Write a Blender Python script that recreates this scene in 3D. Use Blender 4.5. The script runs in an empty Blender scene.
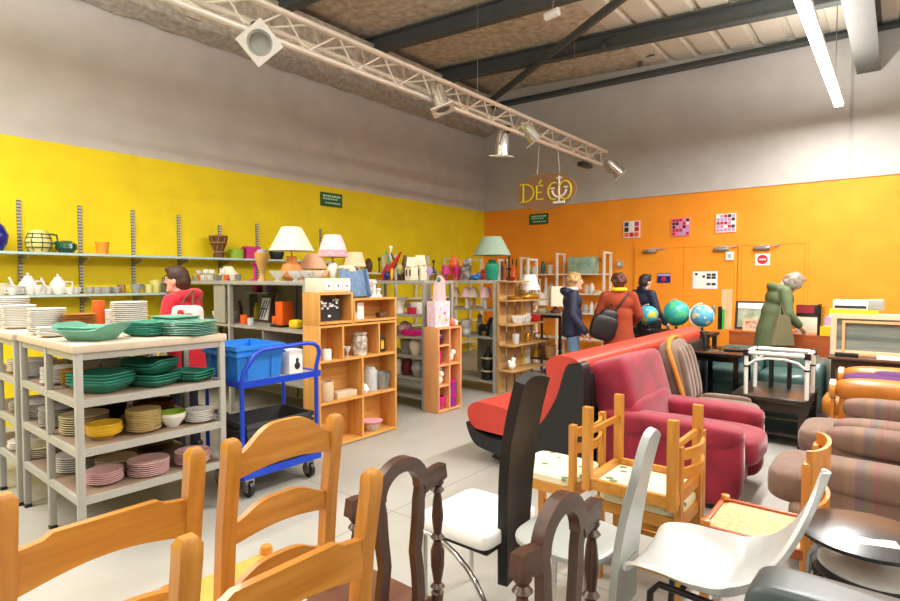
import bpy, bmesh, math, random
from math import sin, cos, pi, radians as R
from mathutils import Vector as V, Matrix, Euler
random.seed(7)
sc = bpy.context.scene
COL = sc.collection
# ------------------------------------------------------------------ camera
EYE = 1.55; F = 556.0; YAW = R(39.0); PITCH = math.atan(21.5/F)
cd = bpy.data.cameras.new('camera'); cam = bpy.data.objects.new('camera', cd); COL.objects.link(cam)
cd.sensor_width = 36; cd.lens = F/900*36; cd.clip_start = .05
cam.location = (0, 0, EYE); cam.rotation_euler = (pi/2-PITCH, 0, YAW); sc.camera = cam
CM = Euler((pi/2-PITCH, 0, YAW)).to_matrix()
def ray(px, py): return CM @ V(((px-450)/F, (300.5-py)/F, -1))
def at(px, py, z):
    d = ray(px, py); t = (z-EYE)/d.z; return V((d.x*t, d.y*t, z))
def atX(px, py, X):
    d = ray(px, py); t = X/d.x; return V((X, d.y*t, EYE+d.z*t))
def atY(px, py, Y):
    d = ray(px, py); t = Y/d.y; return V((d.x*t, Y, EYE+d.z*t))
# ------------------------------------------------------------------ materials
def lin(c):
    return tuple(((v/255)/12.92 if v/255 <= .04045 else ((v/255+.055)/1.055)**2.4) for v in c)+(1,)
MATS = {}
def mat(name, rgb, rough=.5, metal=0, kind='plain', var=.12, scale=8, bump=0, rgb2=None, trans=0, alpha=1, emit=0, coat=0, stretch=(1,1,1), sheen=0, detail=4):
    if name in MATS: return MATS[name]
    m = bpy.data.materials.new(name); m.use_nodes = True; nt = m.node_tree; N = nt.nodes; L = nt.links
    b = N['Principled BSDF']; c1 = lin(rgb)
    c2 = lin(rgb2) if rgb2 else tuple(x*(1-var) for x in c1[:3])+(1,)
    tc = N.new('ShaderNodeTexCoord'); mp = N.new('ShaderNodeMapping'); mp.inputs['Scale'].default_value = stretch
    L.new(tc.outputs['Object'], mp.inputs[0])
    rp = N.new('ShaderNodeValToRGB'); rp.color_ramp.elements[0].color = c2; rp.color_ramp.elements[1].color = c1
    rp.color_ramp.elements[0].position = .3; rp.color_ramp.elements[1].position = .7
    if kind == 'stripe':
        tx = N.new('ShaderNodeTexWave'); tx.inputs['Scale'].default_value = scale; tx.inputs['Distortion'].default_value = .3; out = tx.outputs[1]
        tx.bands_direction = 'Z' if name.startswith('slotted') else 'Y'
    elif kind == 'voronoi':
        tx = N.new('ShaderNodeTexVoronoi'); tx.inputs['Scale'].default_value = scale; out = tx.outputs[0]
    elif kind == 'checker':
        tx = N.new('ShaderNodeTexChecker'); tx.inputs['Scale'].default_value = scale; out = tx.outputs[1]
    else:
        tx = N.new('ShaderNodeTexNoise'); tx.inputs['Scale'].default_value = scale; tx.inputs['Detail'].default_value = detail; out = tx.outputs[0]
    L.new(mp.outputs[0], tx.inputs['Vector']); L.new(out, rp.inputs[0]); L.new(rp.outputs[0], b.inputs['Base Color'])
    b.inputs['Roughness'].default_value = rough; b.inputs['Metallic'].default_value = metal
    if trans: b.inputs['Transmission Weight'].default_value = trans; b.inputs['IOR'].default_value = 1.2
    if alpha < 1: b.inputs['Alpha'].default_value = alpha
    if coat: b.inputs['Coat Weight'].default_value = coat; b.inputs['Coat Roughness'].default_value = .15
    if sheen: b.inputs['Sheen Weight'].default_value = sheen; b.inputs['Sheen Roughness'].default_value = .4
    if emit: L.new(rp.outputs[0], b.inputs['Emission Color']); b.inputs['Emission Strength'].default_value = emit
    if bump:
        bp = N.new('ShaderNodeBump'); bp.inputs['Strength'].default_value = bump; bp.inputs['Distance'].default_value = .01
        L.new(out, bp.inputs['Height']); L.new(bp.outputs[0], b.inputs['Normal'])
    MATS[name] = m; return m
def wood(name, a, b_, rough=.4, axis='z', coat=.15):
    st = {'x': (1.2, 14, 14), 'y': (14, 1.2, 14), 'z': (14, 14, 1.2)}[axis]
    return mat(name, a, rough, rgb2=b_, scale=2.2, stretch=st, coat=coat, bump=.05, detail=6)
# woods
pineX = wood('honey_pine_x', (204,142,58), (176,112,36), .38, 'x', .3)
pineY = wood('honey_pine_y', (204,142,58), (176,112,36), .38, 'y', .3)
pineZ = wood('honey_pine_z', (204,142,58), (176,112,36), .38, 'z', .3)
goldX = wood('golden_pine_x', (206,146,58), (178,114,36), .4, 'x')
goldY = wood('golden_pine_y', (206,146,58), (178,114,36), .4, 'y')
goldZ = wood('golden_pine_z', (206,146,58), (178,114,36), .4, 'z')
caseY = wood('bookcase_pine_y', (226,170,92), (206,142,66), .5, 'y', 0)
caseZ = wood('bookcase_pine_z', (226,170,92), (206,142,66), .5, 'z', 0)
beech = wood('beech_laminate', (232,170,112), (222,154,96), .5, 'z', 0)
paleY = wood('pale_pine_y', (198,158,100), (172,130,76), .5, 'y', 0)
paleZ = wood('pale_pine_z', (198,158,100), (172,130,76), .5, 'z', 0)
walnut = wood('dark_walnut', (84,52,36), (52,30,20), .35, 'z', .3)
walnutY = wood('dark_walnut_y', (84,52,36), (52,30,20), .35, 'y', .3)
darkwood = wood('dark_brown_wood', (58,47,38), (40,31,26), .28, 'y', .1)
redwood = wood('reddish_wood', (190,98,44), (160,74,30), .45, 'x', .1)
lightwood = wood('light_oak', (226,186,140), (206,160,112), .5, 'z', 0)
bent = wood('orange_bentwood', (214,140,52), (190,112,34), .32, 'z', .4)
# plain
greymetal = mat('grey_painted_metal', (166,164,155), .5, var=.06)
greyboard = mat('grey_shelf_board', (168,164,152), .6, var=.12)
beigeboard = mat('beige_board', (204,188,164), .6, var=.08)
brownboard = mat('brown_board', (146,124,104), .7, var=.15)
white = mat('white_ceramic', (236,234,226), .25, var=.05)
white2 = mat('white_paint', (232,230,222), .5, var=.05)
cream = mat('cream_ceramic', (232,222,194), .3, var=.06)
beigec = mat('beige_ceramic', (218,202,160), .35, var=.1)
greyc = mat('grey_ceramic', (176,176,166), .35, var=.1)
pinkc = mat('pink_ceramic', (238,194,194), .3, var=.06)
yellowc = mat('yellow_ceramic', (222,178,46), .3, var=.1)
brownc = mat('brown_ceramic', (166,108,48), .3, var=.12)
mustard = mat('mustard_ceramic', (190,138,34), .35, var=.12)
black = mat('black_paint', (24,24,24), .4, var=.2)
blackgloss = mat('black_gloss', (18,18,20), .12, var=.1)
chrome = mat('chrome', (210,210,208), .14, 1, var=.05)
slotm = mat('slotted_steel', (178,176,170), .4, .6, kind='stripe', scale=9, rgb2=(96,94,90))
steel = mat('brushed_steel', (170,170,168), .35, .9, var=.1)
alu = mat('aluminium', (226,220,208), .4, .35, var=.06)
greenglass = mat('green_glass', (70,158,134), .12, var=.15, trans=.3)
greenglass2 = mat('pale_green_glass', (138,198,176), .15, var=.12, trans=.4)
clear = mat('clear_glass', (236,240,238), .06, var=.03, alpha=.42)
magenta = mat('magenta_plastic', (206,26,120), .35, var=.1)
purple = mat('purple_plastic', (150,30,140), .35, var=.1)
pinkp = mat('pink_plastic', (236,130,170), .45, var=.1)
orangep = mat('orange_plastic', (238,98,30), .4, var=.1)
red = mat('red_plastic', (200,30,34), .4, var=.1)
bluep = mat('blue_plastic', (26,92,196), .4, var=.1)
lblue = mat('light_blue_plastic', (42,132,220), .42, var=.08)
bluepaint = mat('blue_paint', (18,64,190), .3, var=.08)
tealp = mat('teal_glaze', (20,140,110), .2, var=.12, coat=.4)
dgreen = mat('dark_green_glaze', (16,84,62), .15, var=.2, coat=.4)
lime = mat('lime_green', (150,190,60), .4, var=.1)
yellowp = mat('yellow_plastic', (244,204,30), .4, var=.08)
cobalt = mat('cobalt_glaze', (22,30,130), .15, var=.1, coat=.5)
lilac = mat('lilac', (186,160,214), .4, var=.08)
paper = mat('white_paper', (244,242,236), .7, var=.03)
ink = mat('dark_ink', (40,40,44), .7, var=.1)
tan = mat('tan_wicker', (196,152,92), .7, rgb2=(150,104,56), scale=60, bump=.3)
brass = mat('brass', (206,160,60), .3, .8, var=.1)
brown = mat('brown_paint', (96,62,40), .5, var=.15)
# fabric
shcream = mat('cream_shade', (240,228,200), .8, var=.04, scale=30)
shpink = mat('pink_shade', (240,200,204), .8, var=.04, scale=30)
shrose = mat('rose_trim', (226,160,170), .8, var=.08, scale=30)
shpeach = mat('peach_shade', (236,184,150), .8, var=.05, scale=30)
shbeige = mat('beige_shade', (226,198,158), .8, var=.05, scale=30)
shgreen = mat('grey_green_shade', (150,172,152), .8, var=.05, scale=30)
shwhite = mat('white_shade', (240,236,226), .8, var=.03, scale=30)
redleather = mat('red_leather', (196,66,52), .38, var=.12, scale=14, bump=.08)
blackleather = mat('black_leather', (24,23,24), .46, var=.25, scale=18, bump=.1)
burg = mat('burgundy_velvet', (146,16,46), .75, rgb2=(112,6,30), scale=6, sheen=.3, bump=.05)
taupe = mat('taupe_velvet', (124,101,86), .85, rgb2=(102,80,67), scale=6, sheen=.3, bump=.05)
teal = mat('dusty_teal_leather', (66,92,88), .3, var=.15, scale=10, bump=.08)
orleather = mat('tan_orange_leather', (196,122,44), .35, rgb2=(168,98,28), scale=8, bump=.08)
greyleather = mat('dark_grey_leather', (72,82,82), .4, var=.2, scale=10, bump=.12)
floral = mat('floral_fabric', (228,220,180), .85, rgb2=(104,116,84), scale=9, kind='voronoi')
for n_ in floral.node_tree.nodes:
    if n_.type == 'VALTORGB': n_.color_ramp.elements[0].position = .16; n_.color_ramp.elements[1].position = .24
whitefab = mat('white_fabric', (244,242,240), .85, var=.03, scale=20, bump=.05)
purplefab = mat('purple_cloth', (84,36,92), .9, var=.2)
skin = mat('skin', (226,172,146), .55, var=.06)
def stripes(name):
    m = mat(name, (122,95,82), .9, rgb2=(104,80,69), scale=40)
    nt = m.node_tree; N = nt.nodes; L = nt.links; b = N['Principled BSDF']
    tc = N.new('ShaderNodeTexCoord'); sx = N.new('ShaderNodeSeparateXYZ'); L.new(tc.outputs['Object'], sx.inputs[0])
    md = N.new('ShaderNodeMath'); md.operation = 'MULTIPLY'; md.inputs[1].default_value = 4.2; L.new(sx.outputs[0], md.inputs[0])
    fr = N.new('ShaderNodeMath'); fr.operation = 'FRACT'; L.new(md.outputs[0], fr.inputs[0])
    rp = N.new('ShaderNodeValToRGB'); rp.color_ramp.interpolation = 'CONSTANT'; e = rp.color_ramp.elements
    cs = [(0,(122,95,82)),(.3,(120,106,78)),(.34,(130,102,85)),(.5,(112,92,92)),(.66,(104,104,78)),(.7,(122,95,82)),(.85,(134,80,84)),(.89,(122,95,82))]
    e[0].position = 0; e[0].color = lin(cs[0][1]); e[1].position = cs[1][0]; e[1].color = lin(cs[1][1])
    for p, c in cs[2:]:
        k = e.new(p); k.color = lin(c)
    L.new(fr.outputs[0], rp.inputs[0]); L.new(rp.outputs[0], b.inputs['Base Color']); return m
mauvestripe = stripes('mauve_striped_fabric')
mauve = mat('mauve_fabric', (126,99,84), .9, rgb2=(110,85,73), scale=30, sheen=.2)
# ------------------------------------------------------------------ mesh builder
class MB:
    def __init__(s): s.b = bmesh.new()
    def _x(s, vs, M): bmesh.ops.transform(s.b, matrix=M, verts=vs)
    def box(s, c, d, rot=None, bev=0, seg=2):
        r = bmesh.ops.create_cube(s.b, size=1); vs = r['verts']
        s._x(vs, Matrix.Diagonal((d[0], d[1], d[2], 1)))
        if bev:
            es = list({e for v in vs for e in v.link_edges})
            q = bmesh.ops.bevel(s.b, geom=vs+es, offset=min(bev, min(d)*.48), segments=seg, affect='EDGES', profile=.5)
            vs = list({v for f in q['faces'] for v in f.verts} | {v for v in vs if v.is_valid})
        M = Matrix.Translation(c)
        if rot: M = M @ Euler(rot).to_matrix().to_4x4()
        s._x(vs, M); return s
    def b2(s, lo, hi, bev=0): 
        return s.box([(a+b)/2 for a, b in zip(lo, hi)], [abs(b-a) for a, b in zip(lo, hi)], bev=bev)
    def rings(s, rs, closed=False, cap=True):
        n = len(rs[0]); R_ = [[s.b.verts.new(p) for p in r] for r in rs]
        m = len(R_)
        for i in range(m if closed else m-1):
            a, b = R_[i], R_[(i+1) % m]
            for j in range(n):
                try: s.b.faces.new((a[j], a[(j+1) % n], b[(j+1) % n], b[j]))
                except ValueError: pass
        if cap and not closed:
            s.b.faces.new(R_[0][::-1]); s.b.faces.new(R_[-1])
        return s
    def tube(s, pts, r, seg=8, closed=False, r2=None):
        pts = [V(p) for p in pts]; n = len(pts); rs = []; up = None
        for i, p in enumerate(pts):
            if closed: d = pts[(i+1) % n]-pts[i-1]
            else: d = pts[min(i+1, n-1)]-pts[max(i-1, 0)]
            d.normalize()
            if up is None:
                up = V((0,0,1)) if abs(d.z) < .9 else V((1,0,0))
            a = up.cross(d)
            if a.length < 1e-4: a = V((1,0,0)).cross(d)
            a.normalize(); b = d.cross(a); up = b
            rr = r if r2 is None else r+(r2-r)*i/(n-1)
            rs.append([p+a*cos(2*pi*k/seg)*rr+b*sin(2*pi*k/seg)*rr for k in range(seg)])
        return s.rings(rs, closed)
    def cyl(s, p, q, r0, r1=None, seg=16): return s.tube([p, q], r0, seg, r2=r0 if r1 is None else r1)
    def lathe(s, prof, c=(0,0,0), seg=24, M=None, sq=1):
        rs = []
        for r, z in prof:
            rs.append([V((max(r, 1e-4)*cos(2*pi*k/seg), max(r, 1e-4)*sin(2*pi*k/seg)*sq, z)) for k in range(seg)])
        c = V(c)
        rs = [[(M @ p if M else p)+c for p in ring] for ring in rs]
        return s.rings(rs)
    def ball(s, c, r, rot=None, seg=16):
        if not hasattr(r, '__len__'): r = (r, r, r)
        q = bmesh.ops.create_uvsphere(s.b, u_segments=seg, v_segments=max(8, seg*2//3), radius=1)
        M = Matrix.Translation(c) @ (Euler(rot).to_matrix().to_4x4() if rot else Matrix()) @ Matrix.Diagonal((r[0], r[1], r[2], 1))
        s._x(q['verts'], M); return s
    def sup(s, c, d, e=.35, rot=None, nu=32, nv=16, e2=None):
        """pillow-like rounded box"""
        e2 = e if e2 is None else e2
        f = lambda w, m: math.copysign(abs(w)**m, w)
        rs = []
        for i in range(nv+1):
            ph = -pi/2+pi*i/nv; ring = []
            for j in range(nu):
                th = 2*pi*j/nu
                cp = max(f(cos(ph), e2), 1e-3)
                ring.append(V((cp*f(cos(th), e)*d[0]/2, cp*f(sin(th), e)*d[1]/2, f(sin(ph), e2)*d[2]/2)))
            rs.append(ring)
        M = Euler(rot).to_matrix() if rot else Matrix.Identity(3); c = V(c)
        return s.rings([[M @ p+c for p in r] for r in rs])
    def prism(s, poly, o=(0,0,0), u=(1,0,0), v=(0,0,1), n=(0,1,0), t=.02):
        o, u, v, n = V(o), V(u), V(v), V(n)
        a = [o+u*x+v*y-n*t/2 for x, y in poly]; b = [p+n*t for p in a]
        return s.rings([a, b])
    def ribbon(s, pts, w, o=(0,0,0), u=(1,0,0), v=(0,0,1), n=(0,1,0), t=.02):
        """flat bent strip along a 2D path, rectangular section"""
        o, u, v, n = V(o), V(u), V(v), V(n); rs = []; k = len(pts)
        for i in range(k):
            a, b = pts[max(i-1, 0)], pts[min(i+1, k-1)]
            dx, dy = b[0]-a[0], b[1]-a[1]; l = math.hypot(dx, dy) or 1; nx, ny = -dy/l, dx/l
            ww = w[i] if hasattr(w, '__len__') else w
            q = [(pts[i][0]+nx*ww/2, pts[i][1]+ny*ww/2), (pts[i][0]-nx*ww/2, pts[i][1]-ny*ww/2)]
            P = [o+u*x+v*y for x, y in q]
            rs.append([P[0]-n*t/2, P[1]-n*t/2, P[1]+n*t/2, P[0]+n*t/2])
        return s.rings(rs)
    def surf(s, fn, nu, nv, t):
        """solid sheet: fn(u,v)->point, thickness t along the normal"""
        g = [[V(fn(i/nu, j/nv)) for j in range(nv+1)] for i in range(nu+1)]
        def nrm(i, j):
            a = g[min(i+1, nu)][j]-g[max(i-1, 0)][j]; b = g[i][min(j+1, nv)]-g[i][max(j-1, 0)]
            c = a.cross(b); return c.normalized() if c.length > 1e-9 else V((0,0,1))
        A = [[s.b.verts.new(g[i][j]+nrm(i, j)*t/2) for j in range(nv+1)] for i in range(nu+1)]
        B = [[s.b.verts.new(g[i][j]-nrm(i, j)*t/2) for j in range(nv+1)] for i in range(nu+1)]
        q = s.b.faces.new
        for i in range(nu):
            for j in range(nv):
                q((A[i][j], A[i+1][j], A[i+1][j+1], A[i][j+1])); q((B[i][j], B[i][j+1], B[i+1][j+1], B[i+1][j]))
        for i in range(nu):
            q((A[i][0], B[i][0], B[i+1][0], A[i+1][0])); q((A[i][nv], A[i+1][nv], B[i+1][nv], B[i][nv]))
        for j in range(nv):
            q((A[0][j], A[0][j+1], B[0][j+1], B[0][j])); q((A[nu][j], B[nu][j], B[nu][j+1], A[nu][j+1]))
        return s
    def mesh(s, name, m, smooth=True):
        bmesh.ops.recalc_face_normals(s.b, faces=s.b.faces)
        me = bpy.data.meshes.new(name); s.b.to_mesh(me); s.b.free()
        for k in (m if isinstance(m, (list, tuple)) else [m]): me.materials.append(k)
        if smooth:
            me.shade_smooth()
            me.set_sharp_from_angle(angle=R(38))
        return me
    def build(s, name, m, parent=None, loc=None, rz=0, smooth=True):
        o = bpy.data.objects.new(name, s.mesh(name, m, smooth)); COL.objects.link(o)
        if parent: o.parent = parent
        if loc is not None: o.location = loc
        if rz: o.rotation_euler.z = rz
        return o
def blob(parts, voxel=.02, smooth=4):
    """parts: ('c',p,q,r0,r1) capsules / ('e',c,radii,rot) ellipsoids, fused into one continuous surface"""
    mb = MB()
    for p in parts:
        if p[0] == 'c':
            a, b = V(p[1]), V(p[2]); n = max(2, int((b-a).length/.05)); 
            mb.ball(a, p[3], seg=14); mb.ball(b, p[4], seg=14)
            if (b-a).length > 1e-4: mb.tube([a+(b-a)*i/n for i in range(n+1)], p[3], 14, r2=p[4])
        else: mb.ball(p[1], p[2], p[3] if len(p) > 3 else None, seg=20)
    me = mb.mesh('tmp', skin); o = bpy.data.objects.new('tmp', me); COL.objects.link(o)
    md = o.modifiers.new('r', 'REMESH'); md.mode = 'VOXEL'; md.voxel_size = voxel
    if smooth:
        sm = o.modifiers.new('s', 'SMOOTH'); sm.factor = .5; sm.iterations = smooth
    dg = bpy.context.evaluated_depsgraph_get(); dg.update()
    out = bpy.data.meshes.new_from_object(o.evaluated_get(dg)); bpy.data.objects.remove(o); bpy.data.meshes.remove(me)
    out.shade_smooth(); return out
def obj(name, me, parent=None, m=None, loc=None, rz=0):
    if m: me.materials.clear(); me.materials.append(m)
    me.name = name
    o = bpy.data.objects.new(name, me); COL.objects.link(o)
    if parent: o.parent = parent
    if loc is not None: o.location = loc
    if rz: o.rotation_euler.z = rz
    return o
def thing(name, label, cat, loc=(0,0,0), rz=0, group=None):
    o = bpy.data.objects.new(name, None); COL.objects.link(o); o.empty_display_size = .1
    o.location = loc; o.rotation_euler = (0,0,rz); return tag(o, label, cat, group)
def tag(o, label, cat, group=None):
    o['label'] = label; o['category'] = cat
    if group: o['group'] = group
    return o
def struct(o): o['kind'] = 'structure'; return o
def dup(root, loc, rz, label=None, group=None):
    r = root.copy(); COL.objects.link(r); r.location = loc; r.rotation_euler = (0,0,rz)
    if label: r['label'] = label
    if group: r['group'] = group
    for ch in list(root.children):
        c = ch.copy(); COL.objects.link(c); c.parent = r
        for g in ch.children:
            d = g.copy(); COL.objects.link(d); d.parent = c
    return r
CUR = {'g': None}
def solo(name, label, cat, mb, m, loc=(0,0,0), rz=0, group=None):
    return tag(mb.build(name, m, None, loc, rz), label, cat, group or CUR['g'])
def lath(name, label, cat, prof, m, loc, group=None, seg=24, sq=1):
    return solo(name, label, cat, MB().lathe(prof, seg=seg, sq=sq), m, loc, 0, group)
# ================================================================== SETTING
WX = -7.27; WY = 10.19; BND = 3.05
def wallmat(name, rgb, rgb2, rough=.75, brick=False, sc_=3):
    m = mat(name, rgb, rough, rgb2=rgb2, scale=sc_, detail=5)
    if brick:
        nt = m.node_tree; N = nt.nodes; L = nt.links
        tc = N.new('ShaderNodeTexCoord'); mp = N.new('ShaderNodeMapping'); mp.inputs['Rotation'].default_value = (pi/2, 0, brick)
        br = N.new('ShaderNodeTexBrick'); br.inputs['Scale'].default_value = 1; br.inputs['Brick Width'].default_value = .4; br.inputs['Row Height'].default_value = .2
        br.inputs['Mortar Size'].default_value = .008; br.inputs['Mortar Smooth'].default_value = .4
        br.inputs['Color1'].default_value = (1,1,1,1); br.inputs['Color2'].default_value = (1,1,1,1); br.inputs['Mortar'].default_value = (0,0,0,1)
        L.new(tc.outputs['Object'], mp.inputs[0]); L.new(mp.outputs[0], br.inputs['Vector'])
        bp = N.new('ShaderNodeBump'); bp.inputs['Strength'].default_value = .35; bp.inputs['Distance'].default_value = .006
        L.new(br.outputs[0], bp.inputs['Height']); L.new(bp.outputs[0], N['Principled BSDF'].inputs['Normal'])
    return m
yel = wallmat('yellow_wall_paint', (238,214,4), (228,202,2), .7)
ora = wallmat('orange_wall_paint', (248,154,30), (242,144,22), .7)
gry = wallmat('grey_wall_panel', (198,193,187), (188,183,177), .8)
flo = wallmat('floor_concrete', (176,174,167), (162,159,150), .38, sc_=1.4)
def S(name, lo, hi, m, bev=0): return struct(MB().b2(lo, hi, bev).build(name, m))
fl = S('floor', (-7.6, -7, -.12), (9, 10.6, 0), flo)
# concrete joint lines on the slab
nt = flo.node_tree; N = nt.nodes; L = nt.links; b = N['Principled BSDF']
tc = N.new('ShaderNodeTexCoord'); br = N.new('ShaderNodeTexBrick'); br.offset = 0
br.inputs['Scale'].default_value = 1; br.inputs['Brick Width'].default_value = 2.6; br.inputs['Row Height'].default_value = 2.6; br.inputs['Mortar Size'].default_value = .006
br.inputs['Color1'].default_value = (1,1,1,1); br.inputs['Color2'].default_value = (1,1,1,1); br.inputs['Mortar'].default_value = (.55,.53,.5,1)
mx = N.new('ShaderNodeMix'); mx.data_type = 'RGBA'; mx.blend_type = 'MULTIPLY'; mx.inputs[0].default_value = .8
src = b.inputs['Base Color'].links[0].from_socket
L.new(tc.outputs['Object'], br.inputs['Vector']); L.new(src, mx.inputs[6]); L.new(br.outputs[0], mx.inputs[7]); L.new(mx.outputs[2], b.inputs['Base Color'])
wl = S('wall_left', (WX-.3, -7, 0), (WX, WY+.3, BND), yel)
MB().b2((WX-.3, -7, BND), (WX, WY+.3, 5.6)).build('upper_wall', gry, wl)
wb = S('wall_back', (WX, WY, 0), (9, WY+.3, BND), ora)
MB().b2((WX, WY, BND), (9, WY+.3, 5.8)).build('upper_wall', gry, wb)
MB().b2((-.64, WY-.012, BND), (-.60, WY+.01, 5.2)).build('panel_joint', greymetal, wb)
MB().b2((-.65, WY-.008, 0), (-.57, WY+.01, BND)).build('wall_pilaster', ora, wb)
MB().b2((WX, WY-.02, BND-.008), (9, WY, BND+.008)).build('paint_edge', gry, wb)
ceilm = mat('wood_wool_panel', (214,202,182), .95, rgb2=(164,150,130), scale=9, bump=.5, detail=8)
corr = mat('corrugated_ceiling', (206,198,180), .7, var=.06)
beamm = mat('grey_green_steel', (74,78,76), .55, var=.12)
beaml = mat('pale_grey_steel', (92,91,87), .6, var=.1)
slope = -.065
def zc(x): return 5.62+slope*(x+7)
def slab(name, x0, x1, y0, y1, m, t=.1, dz=0):
    mb = MB(); a = [(x0, zc(x0)+dz), (x1, zc(x1)+dz), (x1, zc(x1)+t+dz), (x0, zc(x0)+t+dz)]
    mb.prism(a, (0, (y0+y1)/2, 0), (1,0,0), (0,0,1), (0,1,0), y1-y0)
    return struct(mb.build(name, m))
ceiling = slab('ceiling', -7.6, -3.6, -7, 10.5, ceilm)
# corrugated bays to the right: ribbed sheet running along Y
mb = MB(); pts = []
for i in range(28):
    for dx, dz in ((0,0),(.33,0),(.35,.05),(.43,.05)):
        x = -3.6+i*.45+dx; pts.append((x, zc(x)+dz))
poly = pts+[(x, z+.06) for x, z in reversed(pts)]
mb.prism(poly, (0, 1.75, 0), (1,0,0), (0,0,1), (0,1,0), 17.5); mb.build('ribbed_sheet', corr, ceiling)
# panel seams of the wood-wool boards
# purlins (I-beams along X following the roof slope)
def ibeam(name, y, x0, x1, m, zoff=-.28, h=.26, w=.15):
    mb = MB()
    for (z0, z1, ww) in ((0, .022, w), (.022, h-.022, .022), (h-.022, h, w)):
        a = [(x0, zc(x0)+zoff+z0), (x1, zc(x1)+zoff+z0), (x1, zc(x1)+zoff+z1), (x0, zc(x0)+zoff+z1)]
        mb.prism(a, (0, y, 0), (1,0,0), (0,0,1), (0,1,0), ww)
    return struct(mb.build(name, m))
for y in (8.4, 6.6, 4.75, 2.9, 1.1): ibeam('ceiling_beam', y, WX, 8.5, beamm)
mb = MB()
for (z0, z1, ww, yy) in ((0, .03, .14, WY-.09), (.03, .12, .03, WY-.04)):
    mb.prism([(WX, 5.265+z0), (2.5, 5.02+z0), (2.5, 5.02+z1), (WX, 5.265+z1)], (0, yy, 0), (1,0,0), (0,0,1), (0,1,0), ww)
struct(mb.build('ceiling_beam', beamm))
# insulated ledge on top of the left wall
lm = mat('sprayed_insulation', (192,184,172), .95, rgb2=(150,142,130), scale=14, bump=.8, detail=8)
def ledge(u, v):
    y = -6.9+u*17.05; a = v
    return (WX+.02+.30*a+.015*sin(y*9+a*5), y, 4.72+.02*sin(y*3.1)*a+.012*sin(y*11+a*4)+.06*a)
led = MB().surf(ledge, 160, 6, .10).build('trim_1', lm); struct(led)
MB().b2((WX+.2, -6.9, 4.82), (WX+.29, WY-.1, 5.5)).build('gutter_panel', ceilm, led)
# rafter above the lamp, running to the back wall
rf = MB(); rf.b2((-.57, 4.2, 4.54), (-.29, WY-.02, 4.58)).b2((-.50, 4.2, 4.58), (-.44, WY-.02, 5.16)).b2((-.57, 4.2, 5.16), (-.29, WY-.02, 5.2))
struct(rf.build('ceiling_beam', beaml))
# diagonal wind brace
p, q = atY(489, 102, WY-.4), V((-2.6, 4.3, zc(-2.6)-.33))
q = at(640, -16, 5.0)
struct(MB().tube([p, q], .06, 6).build('ceiling_beam', beamm))
# hanging rods under the roof
for (px, py, Y) in ((571, 47, 8.4), (604, 46, 8.35), (640, 64, 9.9)):
    a = atY(px, py, Y); struct(MB().tube([a+V((-.5, .4, .25)), a+V((.35, -.3, -.02))], .012, 6).ball(a, .05, seg=8).build('roof_tie', beamm))
# ---- doors on the back wall
def door(n, x0, x1, z1, fl=True, fr=True):
    o = MB().b2((x0, WY-.03, 0), (x1, WY, z1)).build('door_%d' % n, ora); struct(o)
    f = MB()
    if fl: f.b2((x0-.05, WY-.036, 0), (x0-.003, WY-.001, z1+.05))
    if fr: f.b2((x1+.003, WY-.036, 0), (x1+.05, WY-.001, z1+.05))
    f.b2((x0-(.003 if fl else 0), WY-.036, z1+.003), (x1+(.003 if fr else 0), WY-.001, z1+.05))
    f.build('door_frame', ora, o)
    return o
d1 = door(1, -3.78, -2.963, 2.1, fr=False); d2 = door(2, -2.957, -2.16, 2.1, fl=False); d3 = door(3, -2.04, -1.16, 2.1)
for (d, x) in ((d1, -3.55), (d2, -2.35), (d3, -1.75)):
    c = MB().box((x, WY-.06, 2.05), (.24, .05, .06), bev=.008).build('door_closer', steel, d)
    MB().box((x+.12, WY-.09, 2.09), (.28, .02, .015), (0,0,.3)).build('closer_arm', steel, c)
MB().box((-2.45, WY-.05, 1.02), (.05, .05, .16), bev=.01).build('door_handle', steel, d2)
MB().box((-1.98, WY-.05, 1.02), (.05, .05, .16), bev=.01).build('door_handle', steel, d3)
# ---- small wall things
def wallY(px, py): return atY(px, py, WY)
def panelY(name, label, cat, px, py, w, h, m, y=.012):
    c = wallY(px, py); t = thing(name, label, cat, (c.x, WY-y/2-.001, c.z)); MB().box((0,0,0), (w, y, h)).build('panel', m, t); return t
cols = [red, white, black, magenta, yellowp, orangep, cobalt, pinkp]
for k, (px, py, lb) in enumerate(((632, 229.5, 'small square patchwork picture nearest the hanging cardboard sign'), (681, 227, 'small square patchwork picture in the middle of the row of three'), (726, 223, 'small square patchwork picture above the door with the no-entry sign'))):
    t = panelY('wall_picture', lb, 'picture', px, py, .31, .31, [white, pinkp, white][k], .02)
    t['group'] = 'square pictures on the orange wall'
    g = 3 if k == 0 else 5
    for i in range(g):
        for j in range(g):
            if k == 0 and (i+j) % 2 == 9: continue
            MB().box(((i-(g-1)/2)*.29/g, -.012, (j-(g-1)/2)*.29/g), (.24/g, .004, .24/g)).build('patch', random.choice(cols if k == 0 else [red, pinkp, white, ink, lilac]), t)
t = panelY('wall_sign', 'small dark blue sign with red mark on orange door', 'sign', 664.5, 278, .23, .17, cobalt, .01)
t.location.y -= .032
MB().box((0, -.007, .055), (.23, .003, .04)).build('white_band', lilac, t); MB().lathe([(0,0),(.045,0),(.045,.003),(0,.003)], M=Matrix.Rotation(pi/2,3,'X'), c=(0,-.006,-.02)).build('red_mark', red, t)
t = panelY('poster', 'white paper notice with small photographs on orange door', 'poster', 705.5, 280, .40, .30, paper, .004)
t.location.y -= .034
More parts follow.
